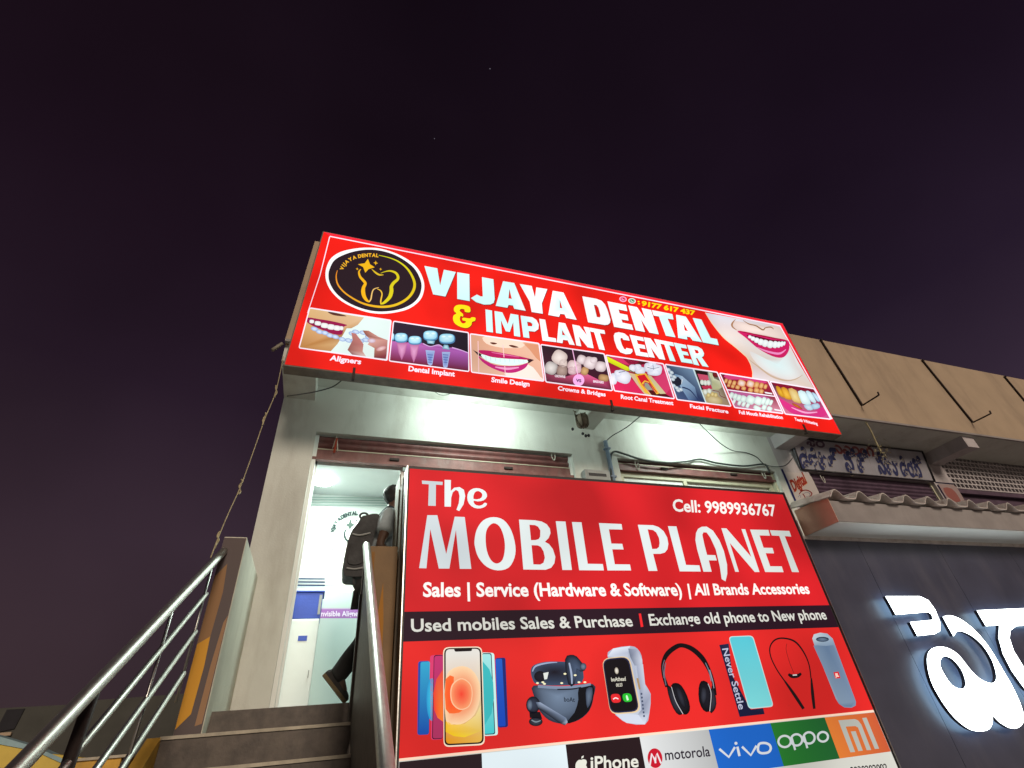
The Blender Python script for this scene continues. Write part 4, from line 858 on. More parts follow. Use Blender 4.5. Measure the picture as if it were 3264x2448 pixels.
# roller shutters, rolled up almost to the lintel
def shutter(x0, x1, ztop, zmid, zbot, m, y=4.88):
    b = MB(); n = max(2, round((ztop-zmid)/.062)); h = (ztop-zmid)/n
    prof = []
    for k in range(n):
        z = ztop-k*h
        for t in range(6):
            prof.append((y-.022*math.sin(math.pi*t/5), z-h*t/5*.86))
        prof.append((y+.004, z-h*.98))
    for (ya, za), (yb, zb) in zip(prof, prof[1:]): b.quad((x0, ya, za), (x1, ya, za), (x1, yb, zb), (x0, yb, zb), smooth=True)
    s = b.build('roller_shutter', m, bld)
    b = MB(); b.box(x0, x1, y-.02, y+.01, zbot+.03, zmid-.004); b.box(x0, x1, y-.035, y+.012, zbot, zbot+.03)
    b.build('bottom_bar', m, s)
    b = MB(); b.box(x0, x1, y-.026, y-.021, zmid-.02, zmid-.012); b.build('bar_edge', M['cream'], s)
    for f in (.28, .72):
        b = MB(); xx = x0+(x1-x0)*f; b.box(xx-.05, xx+.05, y-.04, y-.02, zbot+.05, zbot+.075); b.build('pull_handle', M['iron'], s)
    for xx in (x0, x1-.035):
        b = MB(); b.box(xx, xx+.035, y-.03, y+.03, .28, ztop); b.build('guide_rail', M['white' if x0 < 0 else 'cream'], s)
shutter(-.317, 2.587, 2.73, 2.585, 2.445, M['shutter'])
shutter(3.2, 5.70, 2.73, 2.71, 2.60, M['shutter'])
shutter(6.33, 8.95, 2.8, 1.6, 1.45, M['shutter_dark'])
# breeze-block screen in the last bay
b = MB(); x = 9.42
for k in range(8): b.box(9.42, 12.38, 4.83, 4.9, 2.74+k*.085, 2.74+k*.085+.022)
for j in range(8):
    off = .05 if j % 2 else 0
    for k in range(30): b.box(9.42+off+k*.1, 9.42+off+k*.1+.026, 4.833, 4.897, 2.762+j*.085, 2.74+(j+1)*.085)
b.build('ventilation_screen', M['plaster_old_light_tint'], bld)
b = MB(); b.box(9.4, 12.4, 4.92, 4.97, .1, 3.35); b.build('dark_room_wall', M['shutter_dark'], bld)
b = MB(); b.box(9.4, 12.4, 4.83, 4.88, 2.66, 2.73); b.build('lintel_rail', M['shutter_dark'], bld)

# ------------------------------------------------------------------ clinic room behind the first shutter
b = MB()
b.quad((-.33, 5.0, .28), (-.33, 5.92, .28), (-.33, 5.92, 2.53), (-.33, 5.0, 2.53))
b.quad((2.75, 5.0, .28), (2.75, 5.92, .28), (2.75, 5.92, 2.53), (2.75, 5.0, 2.53))
b.quad((-.33, 5.92, .28), (2.75, 5.92, .28), (2.75, 5.92, 2.6), (-.33, 5.92, 2.6))
b.build('room_wall', M['glossy'], bld)
b = MB(); b.box(-.33, 2.75, 5.0, 5.95, 2.53, 2.6); b.build('ceiling', M['white'], bld)
b = MB(); b.box(-.33, 2.75, 4.9, 5.95, .2, .28); b.build('room_floor', M['concrete'], bld)
b = MB(); b.box(-.315, -.265, 4.94, 4.99, .28, 2.47); b.box(-.315, .60, 4.94, 4.99, 2.43, 2.47); b.box(.575, .615, 4.94, 4.99, .28, 2.43); b.build('door_frame', M['white'], bld)
b = MB(); b.box(-.335+.02, -.30, 4.905, 4.935, .28, 2.47); b.build('door_track', M['dull_steel'], bld)
YB = 5.905
a = Art(YB)
G1, G2 = C(120, 140, 138), C(40, 62, 90)
for y in (427, 440, 454, 468): a.stroke(zI, [(255, y-4, 4.5), (690, y+2, 4.5)], C(160, 182, 176), 1, 1)
a.build('frosted_stripe', PR_PAINT, bld); a = Art(YB)
for y in (872, 890, 908):
    a.stroke(zI, [(182, y, 8), (338, y+1, 8)], C(38, 60, 92), 1, 1); a.stroke(zI, [(338, y+1, 5), (560, y+4, 5)], C(165, 190, 182), 1, 1)
a.build('frosted_stripe', PR_PAINT, bld)
a = Art(YB); LG = C(58, 74, 74)
a.arc(zI, 'VIJAYA DENTAL', [(386,620),(394,592),(412,562),(440,538),(475,524),(520,518)], 26, LG, 2, .07)
a.stroke(zI, [(370,650,4),(374,690,5),(390,728,5),(420,752,4),(470,770,2),(530,760,2),(575,715,2),(590,650,2),(575,590,2)], C(120,138,136), 1)
a.poly(zI, [(478,540),(487,565),(505,575),(486,583),(476,604),(467,582),(448,575),(468,566)], C(88, 104, 98), 2)
for x, y, k in ((510, 551, 8), (440, 600, 4)): a.poly(zI, [(x, y-k), (x+k*.3, y-k*.3), (x+k, y), (x+k*.3, y+k*.3), (x, y+k), (x-k*.3, y+k*.3), (x-k, y), (x-k*.3, y-k*.3)], LG, 2)
a.stroke(zI, [(458,598,5),(446,620,9),(452,650,11),(470,672,11),(466,700,13),(470,740,11)], LG, 2)
a.build('logo_decal', PR_PAINT, bld)
a = Art(YB)
a.poly(zI, [(150,945),(640,945),(640,1600),(100,1600)], C(198, 216, 212), 1)
a.poly(zI, [(300,1040),(640,1040),(640,1090),(300,1090)], C(172, 120, 190), 2)
a.stroke(zI, [(300, 1036, 5), (640, 1036, 5)], C(205, 180, 215), 3, 1)
a.text('Invisible Aligners', (zI, 309, 1079), (zI, 548, 1078), (zI, 309, 1050), C(245, 235, 250), 4, .02)
a.build('notice_strip', PR_PAINT, bld)
p = at(zI, 312, 345, 5.55)
b = MB(); b.ball((p.x+.03, 5.5, 2.51), .12, .12, .04, 16, 8); b.build('ceiling_lamp', emit('ceiling_lamp_glow', (.9, 1, .95, 1), 14, False), bld)
ld = bpy.data.lights.new('ceiling_light', 'AREA'); ld.shape = 'DISK'; ld.size = .3; ld.energy = 35; ld.color = (.85, 1, .91)
lo = bpy.data.objects.new('ceiling_light', ld); col.objects.link(lo); lo.location = (.12, 5.17, 2.46)
# white storage cabinet with a blue box on top
cab = thing('storage_cabinet', (-.17, 5.7, .28), 'white storage cabinet with small blue label inside the clinic entrance', 'cabinet')
b = MB(); b.box(-.312, -.048, 5.56, 5.86, .28, 1.10); b.build('carcass', M['white'], cab, bevel=.006)
for x0, x1 in ((-.300, -.054),):
    b = MB(); b.box(x0, x1, 5.545, 5.559, .30, 1.085); d_ = b.build('door', M['white'], cab, bevel=.003)
    b = MB(); b.box(x1-.03, x1-.022, 5.53, 5.545, .60, .66); b.build('handle', M['grey_box'], d_)
q = at(zI, 215, 1200, 5.54); b = MB(); b.box(q.x-.04, q.x+.04, 5.541, 5.5449, q.z-.022, q.z+.022); b.build('label_plate', M['blue'], cab)
bx = thing('blue_box', (-.17, 5.7, 1.10), 'blue carton standing on the white cabinet inside the clinic', 'box')
b = MB(); b.box(-.30, -.045, 5.57, 5.84, 1.102, 1.345); b.build('carton', M['blue'], bx, bevel=.008)
b = MB(); b.box(-.31, -.03, 5.56, 5.85, 1.345, 1.362); b.build('lid', M['blue'], bx, bevel=.004)
b = MB(); b.box(-.075, -.05, 5.566, 5.5699, 1.14, 1.32); b.build('tape', M['grey_box'], bx)

# ------------------------------------------------------------------ second bay: cream window frames
win = MB()
for x0, x1, z0, z1, y0 in ((3.24, 5.66, 2.535, 2.598, 4.90), (3.24, 3.30, .3, 2.535, 4.90), (5.6, 5.66, .3, 2.535, 4.90), (4.18, 4.23, .3, 2.535, 4.90), (3.24, 5.66, 1.2, 1.25, 4.901)): win.box(x0, x1, y0, y0+.05, z0, z1)
wf = win.build('window_frame', M['cream'], bld)
b = MB(); b.box(3.30, 4.18, 4.925, 4.935, 1.25, 2.535); b.build('pane', M['white'], wf)
b = MB(); b.box(4.23, 5.6, 4.945, 4.955, 1.25, 2.535); b.build('pane', M['white'], wf)
b = MB(); b.box(3.26, 5.64, 4.96, 5.0, .28, 2.58); b.build('window_back', M['cream'], wf)

# ------------------------------------------------------------------ ground floor front, porch slab
b = MB(); b.box(.47, 4.5, 3.90, 4.0, GROUND, .1); b.box(.47, 16, 3.86, 4.8, .10, .28); b.build('porch_slab', M['concrete'], bld)
b = MB(); b.box(4.255, 4.545, 3.815, 3.90, GROUND, 1.62); b.build('side_pier', M['concrete'], bld)

# ------------------------------------------------------------------ low canopy with corrugated sheets, charcoal fascia, lit letters
can = thing('low_canopy', (9, 3.6, 1.45), 'low concrete canopy with corrugated cement sheets on top over the charcoal shop front', 'canopy')
b = MB(); b.box(4.55, 17, 3.38, 3.80, 1.447, 1.655); b.build('canopy_beam', M['concrete'], can)
b = MB(); b.box(4.56, 17, 3.39, 3.798, 1.441, 1.4465); b.build('soffit', M['white'], can)
b = MB(); b.box(4.30, 17, 3.775, 3.799, 1.408, 1.4405); b.build('edge_lip', M['tin'], can)
b = MB(); b.prism([(4.546, 3.378, 1.443), (4.546, 3.80, 1.443), (4.546, 3.80, 1.715), (4.546, 3.378, 1.70)], (.0035, 0, 0)); b.build('end_panel', M['pink'], can)
b = MB(); xs_ = [4.50+.0275*k for k in range(455)]; prev = None
for x in xs_:
    t = ((x-4.50)/.33) % 1.0
    h = .085*max(0, math.sin(math.pi*min(1, t/.62)))**1.4 if t < .62 else 0
    cur = [(x, 3.31, 1.665+h), (x, 3.55, 1.70+h), (x, 3.82, 1.742+h)]
    cur2 = [(x, 3.31, 1.655+h), (x, 3.82, 1.732+h)]
    if prev:
        p0, p2 = prev
        b.quad(p0[0], cur[0], cur[1], p0[1], smooth=True); b.quad(p0[1], cur[1], cur[2], p0[2], smooth=True)
        b.quad(p2[0], p2[1], cur2[1], cur2[0], smooth=True); b.quad(p0[0], p2[0], cur2[0], cur[0])
    prev = (cur, cur2)
b.build('corrugated_sheet', M['tin'], can)
fs = thing('letter_fascia', (9, 3.81, .2), 'charcoal panelled shop fascia carrying big glowing white letters', 'sign')
x = 4.29; k = 0
while x < 16:
    w_ = 1.22 if k else .95
    b = MB(); b.box(x, min(16, x+w_)-.004, 3.80, 3.814, -1.1, 1.44); b.build('fascia_panel', M['fascia'], fs); x += w_; k += 1
L_FACE = emit('letter_face', (.93, 1, .99, 1), 9); L_SIDE = emit('halo_light', (.50, .78, 1, 1), 3.0); M['letter_metal'] = mat('letter_side_metal', (.05, .055, .08, 1), .4, var=.1)
LET = [
 ([(495,445),(735,445),(795,472),(845,540),(882,635),(880,690),(840,712),(720,725),(668,628),(832,612),(822,575),(798,556),(568,575)], []),
 (catmull([(900,590),(950,580),(1030,610),(1130,690),(1230,810),(1320,960),(1400,1100),(1460,1240),(1470,1330),(1430,1375),(1370,1375),(1300,1335)], 3, False) + catmull([(1250,1285),(1250,1340),(1225,1385),(1160,1400),(1080,1380),(980,1300),(890,1180),(820,1050),(790,920),(800,840),(850,805),(930,810),(1010,860),(1090,960),(1150,1020),(1215,1055),(1262,1055),(1280,1010),(1250,900),(1180,790),(1090,715),(1010,690),(975,727)], 3, False), [catmull([(885,890),(915,868),(970,890),(1030,960),(1060,1040),(1055,1090),(1020,1100),(960,1070),(905,990),(880,930)], 3)]),
 ([(1140,545),(1473,530),(1760,520),(1850,620),(1500,650),(1420,655),(1378,685),(1370,740),(1400,830),(1473,950),(1560,1060),(1680,1160),(1800,1170),(1830,1100),(1760,960),(1700,880),(1800,870),(1920,1010),(2010,1180),(1990,1290),(1880,1310),(1740,1280),(1600,1200),(1473,1090),(1390,975),(1325,850),(1295,740),(1300,650),(1205,655)], []),
]
for pts, holes in LET:
    YL = 3.70
    loops = [[at(z7, *p, YL) for p in l] for l in [pts]+holes]
    tris = tessellate_polygon([[Vector((p.x, p.z, 0)) for p in l] for l in loops]); allp = [p for l in loops for p in l]
    b = MB(); b.v = [p.copy() for p in allp]; b.f = list(tris); b.sm = [False]*len(tris); face = b.build('glowing_letter', L_FACE, fs)
    b = MB()
    for l in loops:
        for k in range(len(l)):
            p, q = l[k], l[(k+1) % len(l)]; d = Vector((0, .036, 0)); o_ = Vector((0, .002, 0))
            b.quad(p+o_, q+o_, q+d, p+d)
    b.v += [p+Vector((0, .055, 0)) for p in allp]; i0 = len(b.v)-len(allp); b.f += [tuple(i0+j for j in t) for t in tris]; b.sm += [False]*len(tris)
    nb_ = len(tris); sides = MB(); sides.v = b.v; sides.f = b.f[:-nb_]; sides.sm = b.sm[:-nb_]
    sides.build('letter_return', M['letter_metal'], face)
    back = MB(); back.v = [p+Vector((0, .030, 0)) for p in allp]; back.f = list(tris); back.sm = [False]*nb_
    back.build('halo_diffuser', L_SIDE, face)

# ------------------------------------------------------------------ hand-painted boards
pb = thing('painted_board', at(zT, 500, 900, 4.74), 'long faded hand-painted board with red and blue Telugu lettering above the dark shutter', 'sign')
q = [at(zR, 252, 905, 4.70), at(zT, 838, 568, 4.70), at(zT, 1075, 1000, 4.775), at(zR, 330, 1050, 4.775)]
q[0] = Vector((6.15, 4.70, 3.275)); q[1] = Vector((8.93, 4.70, 3.285)); q[2] = Vector((8.94, 4.785, 2.795)); q[3] = Vector((6.19, 4.785, 2.795))
def onboard(fr, x, y):
    px, py = fr[0] + x/fr[2], fr[1] + y/fr[2]
    d = fw*FPX + rt*(px-1632) + up*(1224-py)
    n = (q[1]-q[0]).cross(q[3]-q[0]); t = n.dot(q[0])/n.dot(d); return d*t
b = MB(); b.prism(q, (0, .012, 0)); b.build('board', mat('faded_board_paint', (.31, .31, .36, 1), .8, var=.08, scale=4, stain=((.3, .27, .27, 1), .6), stain_scale=3), pb)
b = MB()
for i_, j_ in ((0, 1), (1, 2), (2, 3), (3, 0)):
    b.tube([q[i_]+Vector((0, -.012, 0)), q[j_]+Vector((0, -.012, 0))], .013, 6)
b.build('border_strip', M['black'], pb)
RM, BLU, YLO = C(128, 72, 76), C(58, 62, 100), C(165, 152, 128)
a = Art(4.7, onboard); a.STEP = .003
a.text('శ్రీ', (zR, 345, 892), (zR, 465, 905), (zR, 340, 835), C(90, 70, 90), 1, .03)
a.text('నవరంగ్', (zR, 520, 938), (zR, 800, 962), (zR, 500, 862), RM, 1, .035)
for dx, c_, ly in ((3, YLO, 1), (0, BLU, 2)):
    a.text('డిజిటల్', (zR, 305+dx, 1030+dx), (zR, 565+dx, 1050+dx), (zR, 280+dx, 908+dx), c_, ly, .045)
    a.text('ఫోటో', (zR, 600+dx, 1052+dx), (zR, 770+dx, 1066+dx), (zR, 572+dx, 928+dx), c_, ly, .045)
    a.text('స్టూడియో', (zR, 815+dx, 1068+dx), (zR, 1120+dx, 1098+dx), (zR, 778+dx, 950+dx), c_, ly, .045)
a.build('painted_lettering', PR_PAINT, pb)
dg = thing('painted_pier_sign', (6.07, 4.79, 2.5), 'small painted sign with red Digital lettering on the pier beside the glowing red sign', 'sign')
a = Art(4.796)
a.poly(zU, [(232,-20),(460,512),(482,492),(262,-20)], C(40, 42, 92), 1)
a.poly(zU, [(290,30),(320,18),(640,50),(690,90),(730,170),(815,345),(810,420),(482,490)], C(188, 180, 178), 1)
a.build('sign_ground', PR_PAINT, dg)
a = Art(4.794)
for dx, c_, ly in ((4, C(215, 150, 90), 1), (0, C(150, 52, 42), 2)):
    a.text('Digital', (zU, 432+dx, 318+dx), (zU, 628+dx, 180+dx), (zU, 358+dx, 150+dx), c_, ly, .04)
a.stroke(zU, [(505,360,14),(540,315,16),(600,295,16),(660,310,16),(700,350,16),(660,400,14),(590,440,14)], C(130, 40, 40), 2)
a.stroke(zU, [(560,350,14),(590,390,14),(600,430,12)], C(130, 40, 40), 2); a.stroke(zU, [(570,350,6),(620,330,8),(665,345,8),(660,380,6),(610,395,6)], C(120,128,140), 2)
a.stroke(zU, [(490,400,6),(520,370,6),(530,410,6)], C(95, 110, 140), 2); a.stroke(zU, [(510,455,10),(550,440,8)], C(190, 150, 90), 2)
a.build('painted_lettering', PR_PAINT, dg)
sm = thing('faded_pier_sign', (9.17, 4.79, 2.6), 'small faded pinkish painted sign on the pier next to the ventilation screen', 'sign')
a = Art(4.796); a.poly(zT, [(1140,1030),(1320,1040),(1370,1070),(1480,1250),(1440,1330),(1290,1300)], C(160, 142, 142), 1, smooth=0)
a.poly(zT, [(1200,1080),(1310,1090),(1400,1200),(1420,1270),(1330,1240),(1250,1180)], C(150, 95, 90), 2, smooth=2); a.stroke(zT, [(1105,1010,14),(1330,1030,14)], C(40, 34, 60), 2, 1); a.stroke(zT, [(1130,1040,14),(1290,1300,16)], C(40, 34, 60), 2, 1)
a.build('sign_ground', PR_PAINT, sm)

# ------------------------------------------------------------------ iron brackets on the parapet and under the sign
BRK = 'bent iron sign brackets on the tan parapet'
bw = [((440,215),(705,632),(800,555), 'black L-shaped iron bracket on the parapet, nearest the clinic sign'), ((1095,345),(1418,742),(1530,685), 'black L-shaped iron bracket in the middle of the bare parapet'), ((1625,450),(1760,612),(1870,560), 'black L-shaped iron bracket on the parapet at the right edge of the photo')]
for t0, t1, t2, lab in bw:
    p0, p1 = at(zR, *t0, 4.085), at(zR, *t1, 4.085)
    tip = at(zR, *t2, 3.8); L_ = tip.y
    b = MB()
    b.prism([(p0.x-.012, 4.072, p0.z+.01), (p0.x+.012, 4.072, p0.z+.01), (p1.x+.012, 4.072, p1.z), (p1.x-.012, 4.072, p1.z)], (0, .026, 0))
    b.tube([(p1.x, 4.08, p1.z), (p1.x, 3.85, p1.z-.002), (p1.x, 3.80, p1.z)], .011, 6); b.tube([(p1.x, 3.805, p1.z), (p1.x, 3.80, p1.z+.045)], .011, 6)
    b.box(p0.x-.02, p0.x+.02, 4.06, 4.26, p0.z, p0.z+.016)
    tag(b.build('wall_bracket', M['iron']), lab, 'bracket', BRK)
for fr, x, y, lab in ((zL, 367, 50, 'small dark iron clip under the left end of the red clinic sign'), (zS, 375, 60, 'small dark iron clip under the middle of the red clinic sign'), (zS, 1880, 215, 'small dark iron clip under the right end of the red clinic sign')):
    p = at(fr, x, y, 3.89); zb_ = at(fr, x, y, 3.89).z
    bz = bl.z - .03 if False else (bl.z+br.z)/2
    b = MB(); b.box(p.x-.012, p.x+.012, 3.876, 3.886, bz-.075, bz+.055); b.box(p.x-.012, p.x+.012, 3.886, 3.915, bz-.075, bz-.060)
    tag(b.build('sign_clip', M['iron']), lab, 'clip', 'iron clips holding the clinic sign')

# ------------------------------------------------------------------ things on the wall between the shutters
mb_ = thing('meter_box', at(zS, 240, 570, 4.76), 'grey meter box with a dark slot on the pier between the shutters', 'meter box')
c0 = at(zS, 152, 515, 4.70); c1 = at(zS, 345, 640, 4.70)
b = MB(); b.box(c0.x, c0.x+.33, 4.70, 4.8, c0.z-.36, c0.z-.015); b.build('case', M['grey_box'], mb_, bevel=.012)
b = MB(); b.box(c0.x+.025, c0.x+.305, 4.692, 4.70, c0.z-.33, c0.z-.03); b.build('door', M['grey_box'], mb_, bevel=.004)
b = MB(); b.box(c0.x+.04, c0.x+.27, 4.688, 4.692, c0.z-.105, c0.z-.07); b.build('slot', M['black'], mb_)
cp = at(zS, 318, 310, 4.77); cb = at(zS, 378, 640, 4.77)
b = MB(); b.tube([cp, (cp.x, 4.77, 1.0)], .026, 10)
for z_ in (cp.z-.12, cp.z-.5): b.box(cp.x-.036, cp.x+.036, 4.74, 4.8, z_, z_+.02)
tag(b.build('conduit_pipe', M['blue_pipe']), 'blue-grey conduit pipe running down the pier beside the meter box', 'pipe')

def cable(pts, r, lab, m='cable', grp='loose cables on the shop front', name='cable', n=5):
    b = MB(); b.tube(catmull([tuple(p) for p in pts], n, False), r, 6)
    return tag(b.build(name, M[m]), lab, 'cable', grp)
Q = lambda fr, ys, *p: [at(fr, x, y, Y_) for (x, y), Y_ in zip(p, ys)]
cable(Q(zS, [4.05, 4.3, 4.6, 4.74, 4.77], (600,108),(500,190),(430,235),(370,270),(322,312)), .006, 'thin black cable from the clinic sign into the top of the conduit pipe')
cable(Q(zS, [4.04, 4.35, 4.6, 4.75, 4.78, 4.78, 4.78, 4.77, 4.76, 4.72, 4.66], (1045,162),(1130,245),(1230,335),(1320,385),(1420,400),(1500,432),(1560,488),(1640,510),(1715,505),(1755,480),(1785,440)), .006, 'thin black cable looping from the clinic sign down to the corner of the painted board')
cable(Q(zS, [4.76]*10, (372,640),(360,450),(388,392),(480,415),(610,455),(800,479),(960,468),(1062,452),(1200,483),(1400,505)) + Q(zS, [4.76]*3, (1555,490),(1590,520),(1605,560)), .013, 'thick sagging black cable along the top of the second shutter')
cable(Q(zG, [4.05, 4.10, 4.14, 4.14, 4.14], (590,868),(480,945),(290,998),(150,1022),(-20,1046)), .006, 'thin black cable under the left end of the clinic sign')
cable(Q(zL, [4.06, 4.3, 4.5, 4.3, 4.06], (940,150),(975,172),(1010,176),(1040,170),(1060,158)), .004, 'short loop of thin wire hanging under the clinic sign')
wp = Q(FULL, [4.12, 4.2, 4.2, 4.2, 4.2, 4.15, 4.1, 4.05], (612,770),(596,845),(572,905),(552,962),(520,1050),(492,1112),(470,1165),(455,1205))
wire_ = cable(wp, .0042, 'straw-coloured twisted wire hanging from the parapet corner past the stair', 'wire')
for t in (1, 2, 4, 6):
    p = wp[t]; b = MB()
    b.tube(catmull([tuple(p+Vector((random.uniform(-.011, .011), random.uniform(-.01, .01), .022*j-.07))) for j in range(7)], 3, False), .0065, 5)
    b.build('twine_knot', M['wire'], wire_)

# festoon threads left hanging on the shutters
def threads(fr, x, y, Y_, lab, red=False, n=5, ln=.14):
    b = MB(); p = at(fr, x, y, Y_)
    for k in range(n):
        dx = random.uniform(-.045, .045)
        b.tube(catmull([tuple(p), tuple(p+Vector((dx*.5, -.01, -ln*.45))), tuple(p+Vector((dx, 0, -ln*random.uniform(.75, 1.1))))], 4, False), .0035, 5)
    o = tag(b.build('hanging_thread', M['thread']), lab, 'thread', 'threads left hanging on the shutters')
    if red:
        b = MB()
        for k in range(3): b.tube([p+Vector((k*.006, -.012, -.03)), p+Vector((k*.008-.01, -.012, -ln*1.25))], .004, 5)
        b.build('red_tassel', M['red_thread'], o)
threads(zL, 250, 465, 4.845, 'red and white thread tassel at the left end of the clinic shutter', True, 6, .16)
def ustring(fr, x, y, Y_, lab):
    p = at(fr, x, y, Y_); b = MB()
    b.tube(catmull([tuple(p+Vector(d)) for d in ((-.02, 0, .02), (-.022, -.005, -.06), (0, -.008, -.10), (.02, -.005, -.05), (.018, 0, .0))], 4, False), .0055, 6)
    tag(b.build('hanging_thread', M['thread']), lab, 'thread', 'threads left hanging on the shutters')
ustring(zL, 1775, 585, 4.84, 'white loop of string at the right end of the clinic shutter')
ustring(zS, 562, 480, 4.84, 'white loop of string at the left end of the second shutter')
ustring(zS, 1552, 555, 4.84, 'white loop of string at the right end of the second shutter')
ustring(zU, 850, 90, 4.83, 'white loop of string on the dark shutter below the painted board')

# dried gourd hung against the evil eye, with cord net and seed pods
gc = at(zS, 137, 150, 4.45); r_ = .085
gd = thing('hanging_gourd', gc, 'dried ash gourd in a cord net hanging under the clinic sign', 'gourd')
b = MB(); b.ball(gc, r_*.92, r_*.92, r_*1.12, 16, 12, .02); b.build('gourd', M['gourd'], gd)
b = MB()
for k in range(6):
    an = k*math.pi/3; ct = [(gc.x+r_*.98*math.cos(an)*math.sin(t), gc.y+r_*.98*math.sin(an)*math.sin(t), gc.z+r_*1.16*math.cos(t)) for t in [j*math.pi/10 for j in range(1, 10)]]
    b.tube(ct, .006, 5)
for dx in (-.075, .06): b.tube(catmull([(gc.x+dx*1.1, gc.y, 3.115), (gc.x+dx, gc.y+.01, gc.z+.12), (gc.x+dx*1.15, gc.y-.02, gc.z), (gc.x+dx*.6, gc.y-.03, gc.z-.10)], 5, False), .007, 5)
for k in range(5):
    b.tube([(gc.x-.10+k*.012, gc.y, gc.z+.13-k*.05), (gc.x-.07+k*.01, gc.y-.02, gc.z+.10-k*.05)], .007, 5)
b.build('cord_net', M['rope'], gd)
for x, y in ((62,215),(142,252),(165,268),(188,265)):
    p = at(zS, x, y, 4.43); b = MB(); b.ball(p, .018, .018, .02, 8, 6, .1); b.build('seed_pod', M['black'], gd)
# dried garland under the canopy on the right
g0 = at(zT, 245, 275, 4.14); g1 = at(zT, 345, 470, 4.2); g2 = at(zT, 430, 640, 4.22)
gl = thing('dried_garland', g0, 'straw-coloured dried garland hanging in front of the painted board', 'garland')
b = MB(); b.tube(catmull([(g0.x, g0.y, 3.31), tuple(g0), tuple((g0+g1)/2+Vector((.01, 0, 0))), tuple(g1), tuple(g2)], 5, False), .011, 6); b.build('cord', M['straw'], gl)
b = MB()
for k in range(90):
    p = g2+Vector((random.gauss(0, .065), random.gauss(0, .05), random.gauss(.02, .09))); d = Vector((random.gauss(0, 1), random.gauss(0, 1), random.gauss(-.6, 1))).normalized()*random.uniform(.03, .09)
    s_ = d.orthogonal().normalized()*random.uniform(.006, .016); b.quad(p, p+d*.5+s_, p+d, p+d*.5-s_)
b.build('dry_leaves', M['straw'], gl)

# ================================================================== stair, its walls and rails
st = thing('staircase', (-.24, 2.3, GROUND), 'brown stone stair with pale step edges climbing to the clinic door', 'staircase')
SX0, SX1 = -.752, .262
b = MB(); b.box(-.578, 4.6, 3.99, 4.8, .13, .278); b.box(-.578, .46, 4.0, 4.8, GROUND, .13); b.build('landing', M['granite'], st)
for k in range(11):
    z1 = .155-.155*k; y1 = 3.70-.265*k
    b = MB(); b.box(SX0, SX1, y1, 3.99 if k == 0 else y1+.275, z1-.155 if k else GROUND, z1-.012); b.build('step', M['granite'], st)
    b = MB(); b.box(SX0-.004, SX1+.004, y1-.012, y1+.05, z1-.012, z1+.004); b.build('step_edge', M['nosing'], st)
def stringer(x0, x1):
    b = MB(); b.prism([(x0, 3.69, .155), (x0, 3.99, .155), (x0, 3.99, GROUND), (x0, .75, GROUND), (x0, .75, -1.57)], (x1-x0, 0, 0))
    b.build('side_wall', M['ochre'], st)
stringer(SX0-.065, SX0-.001); stringer(SX1+.005, SX1+.055)

pw = thing('stair_end_wall', (-.65, 4.3, .15), 'upright plaster parapet at the head of the stair, painted light on its ochre front, left of the door', 'wall')
b = MB(); b.box(-.72, -.578, 3.80, 4.8, -.2, 1.283); b.build('wall_body', M['pale'], pw, bevel=.006)
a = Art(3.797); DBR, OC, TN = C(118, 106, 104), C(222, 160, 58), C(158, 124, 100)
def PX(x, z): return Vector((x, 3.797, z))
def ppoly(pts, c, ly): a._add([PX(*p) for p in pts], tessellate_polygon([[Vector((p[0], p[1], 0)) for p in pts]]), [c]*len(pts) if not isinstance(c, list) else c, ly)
ppoly([(-.718, -.2), (-.582, -.2), (-.582, 1.275), (-.718, 1.275)], C(100, 90, 90), 0)  # darker front; lamplit ochre patches and rail shade are put into the colour
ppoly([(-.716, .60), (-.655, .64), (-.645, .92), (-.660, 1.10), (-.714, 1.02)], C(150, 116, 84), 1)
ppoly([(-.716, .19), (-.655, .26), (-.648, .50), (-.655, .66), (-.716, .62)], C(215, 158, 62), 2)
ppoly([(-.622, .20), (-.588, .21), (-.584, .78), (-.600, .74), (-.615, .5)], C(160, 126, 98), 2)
a.build('front_light_patches', PR_PAINT, pw)
rw = thing('brown_stair_wall', (.35, 3.9, GROUND), 'brown painted end wall right of the stair, against the phone shop sign', 'wall')
b = MB(); b.box(.242, .458, 3.80, 4.02, GROUND, 1.243); b.build('wall_body', M['brown_paint'], rw, bevel=.004)
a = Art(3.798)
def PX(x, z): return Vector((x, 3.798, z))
ppoly([(.345, -.1), (.40, -.1), (.385, .72), (.365, .98), (.345, .80)], C(172, 118, 48), 0)  # warm lamp light on the wall, painted in as orange strips
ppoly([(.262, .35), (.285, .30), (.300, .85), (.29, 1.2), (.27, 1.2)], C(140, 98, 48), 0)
a.build('painted_light_strips', PR_PAINT, rw)

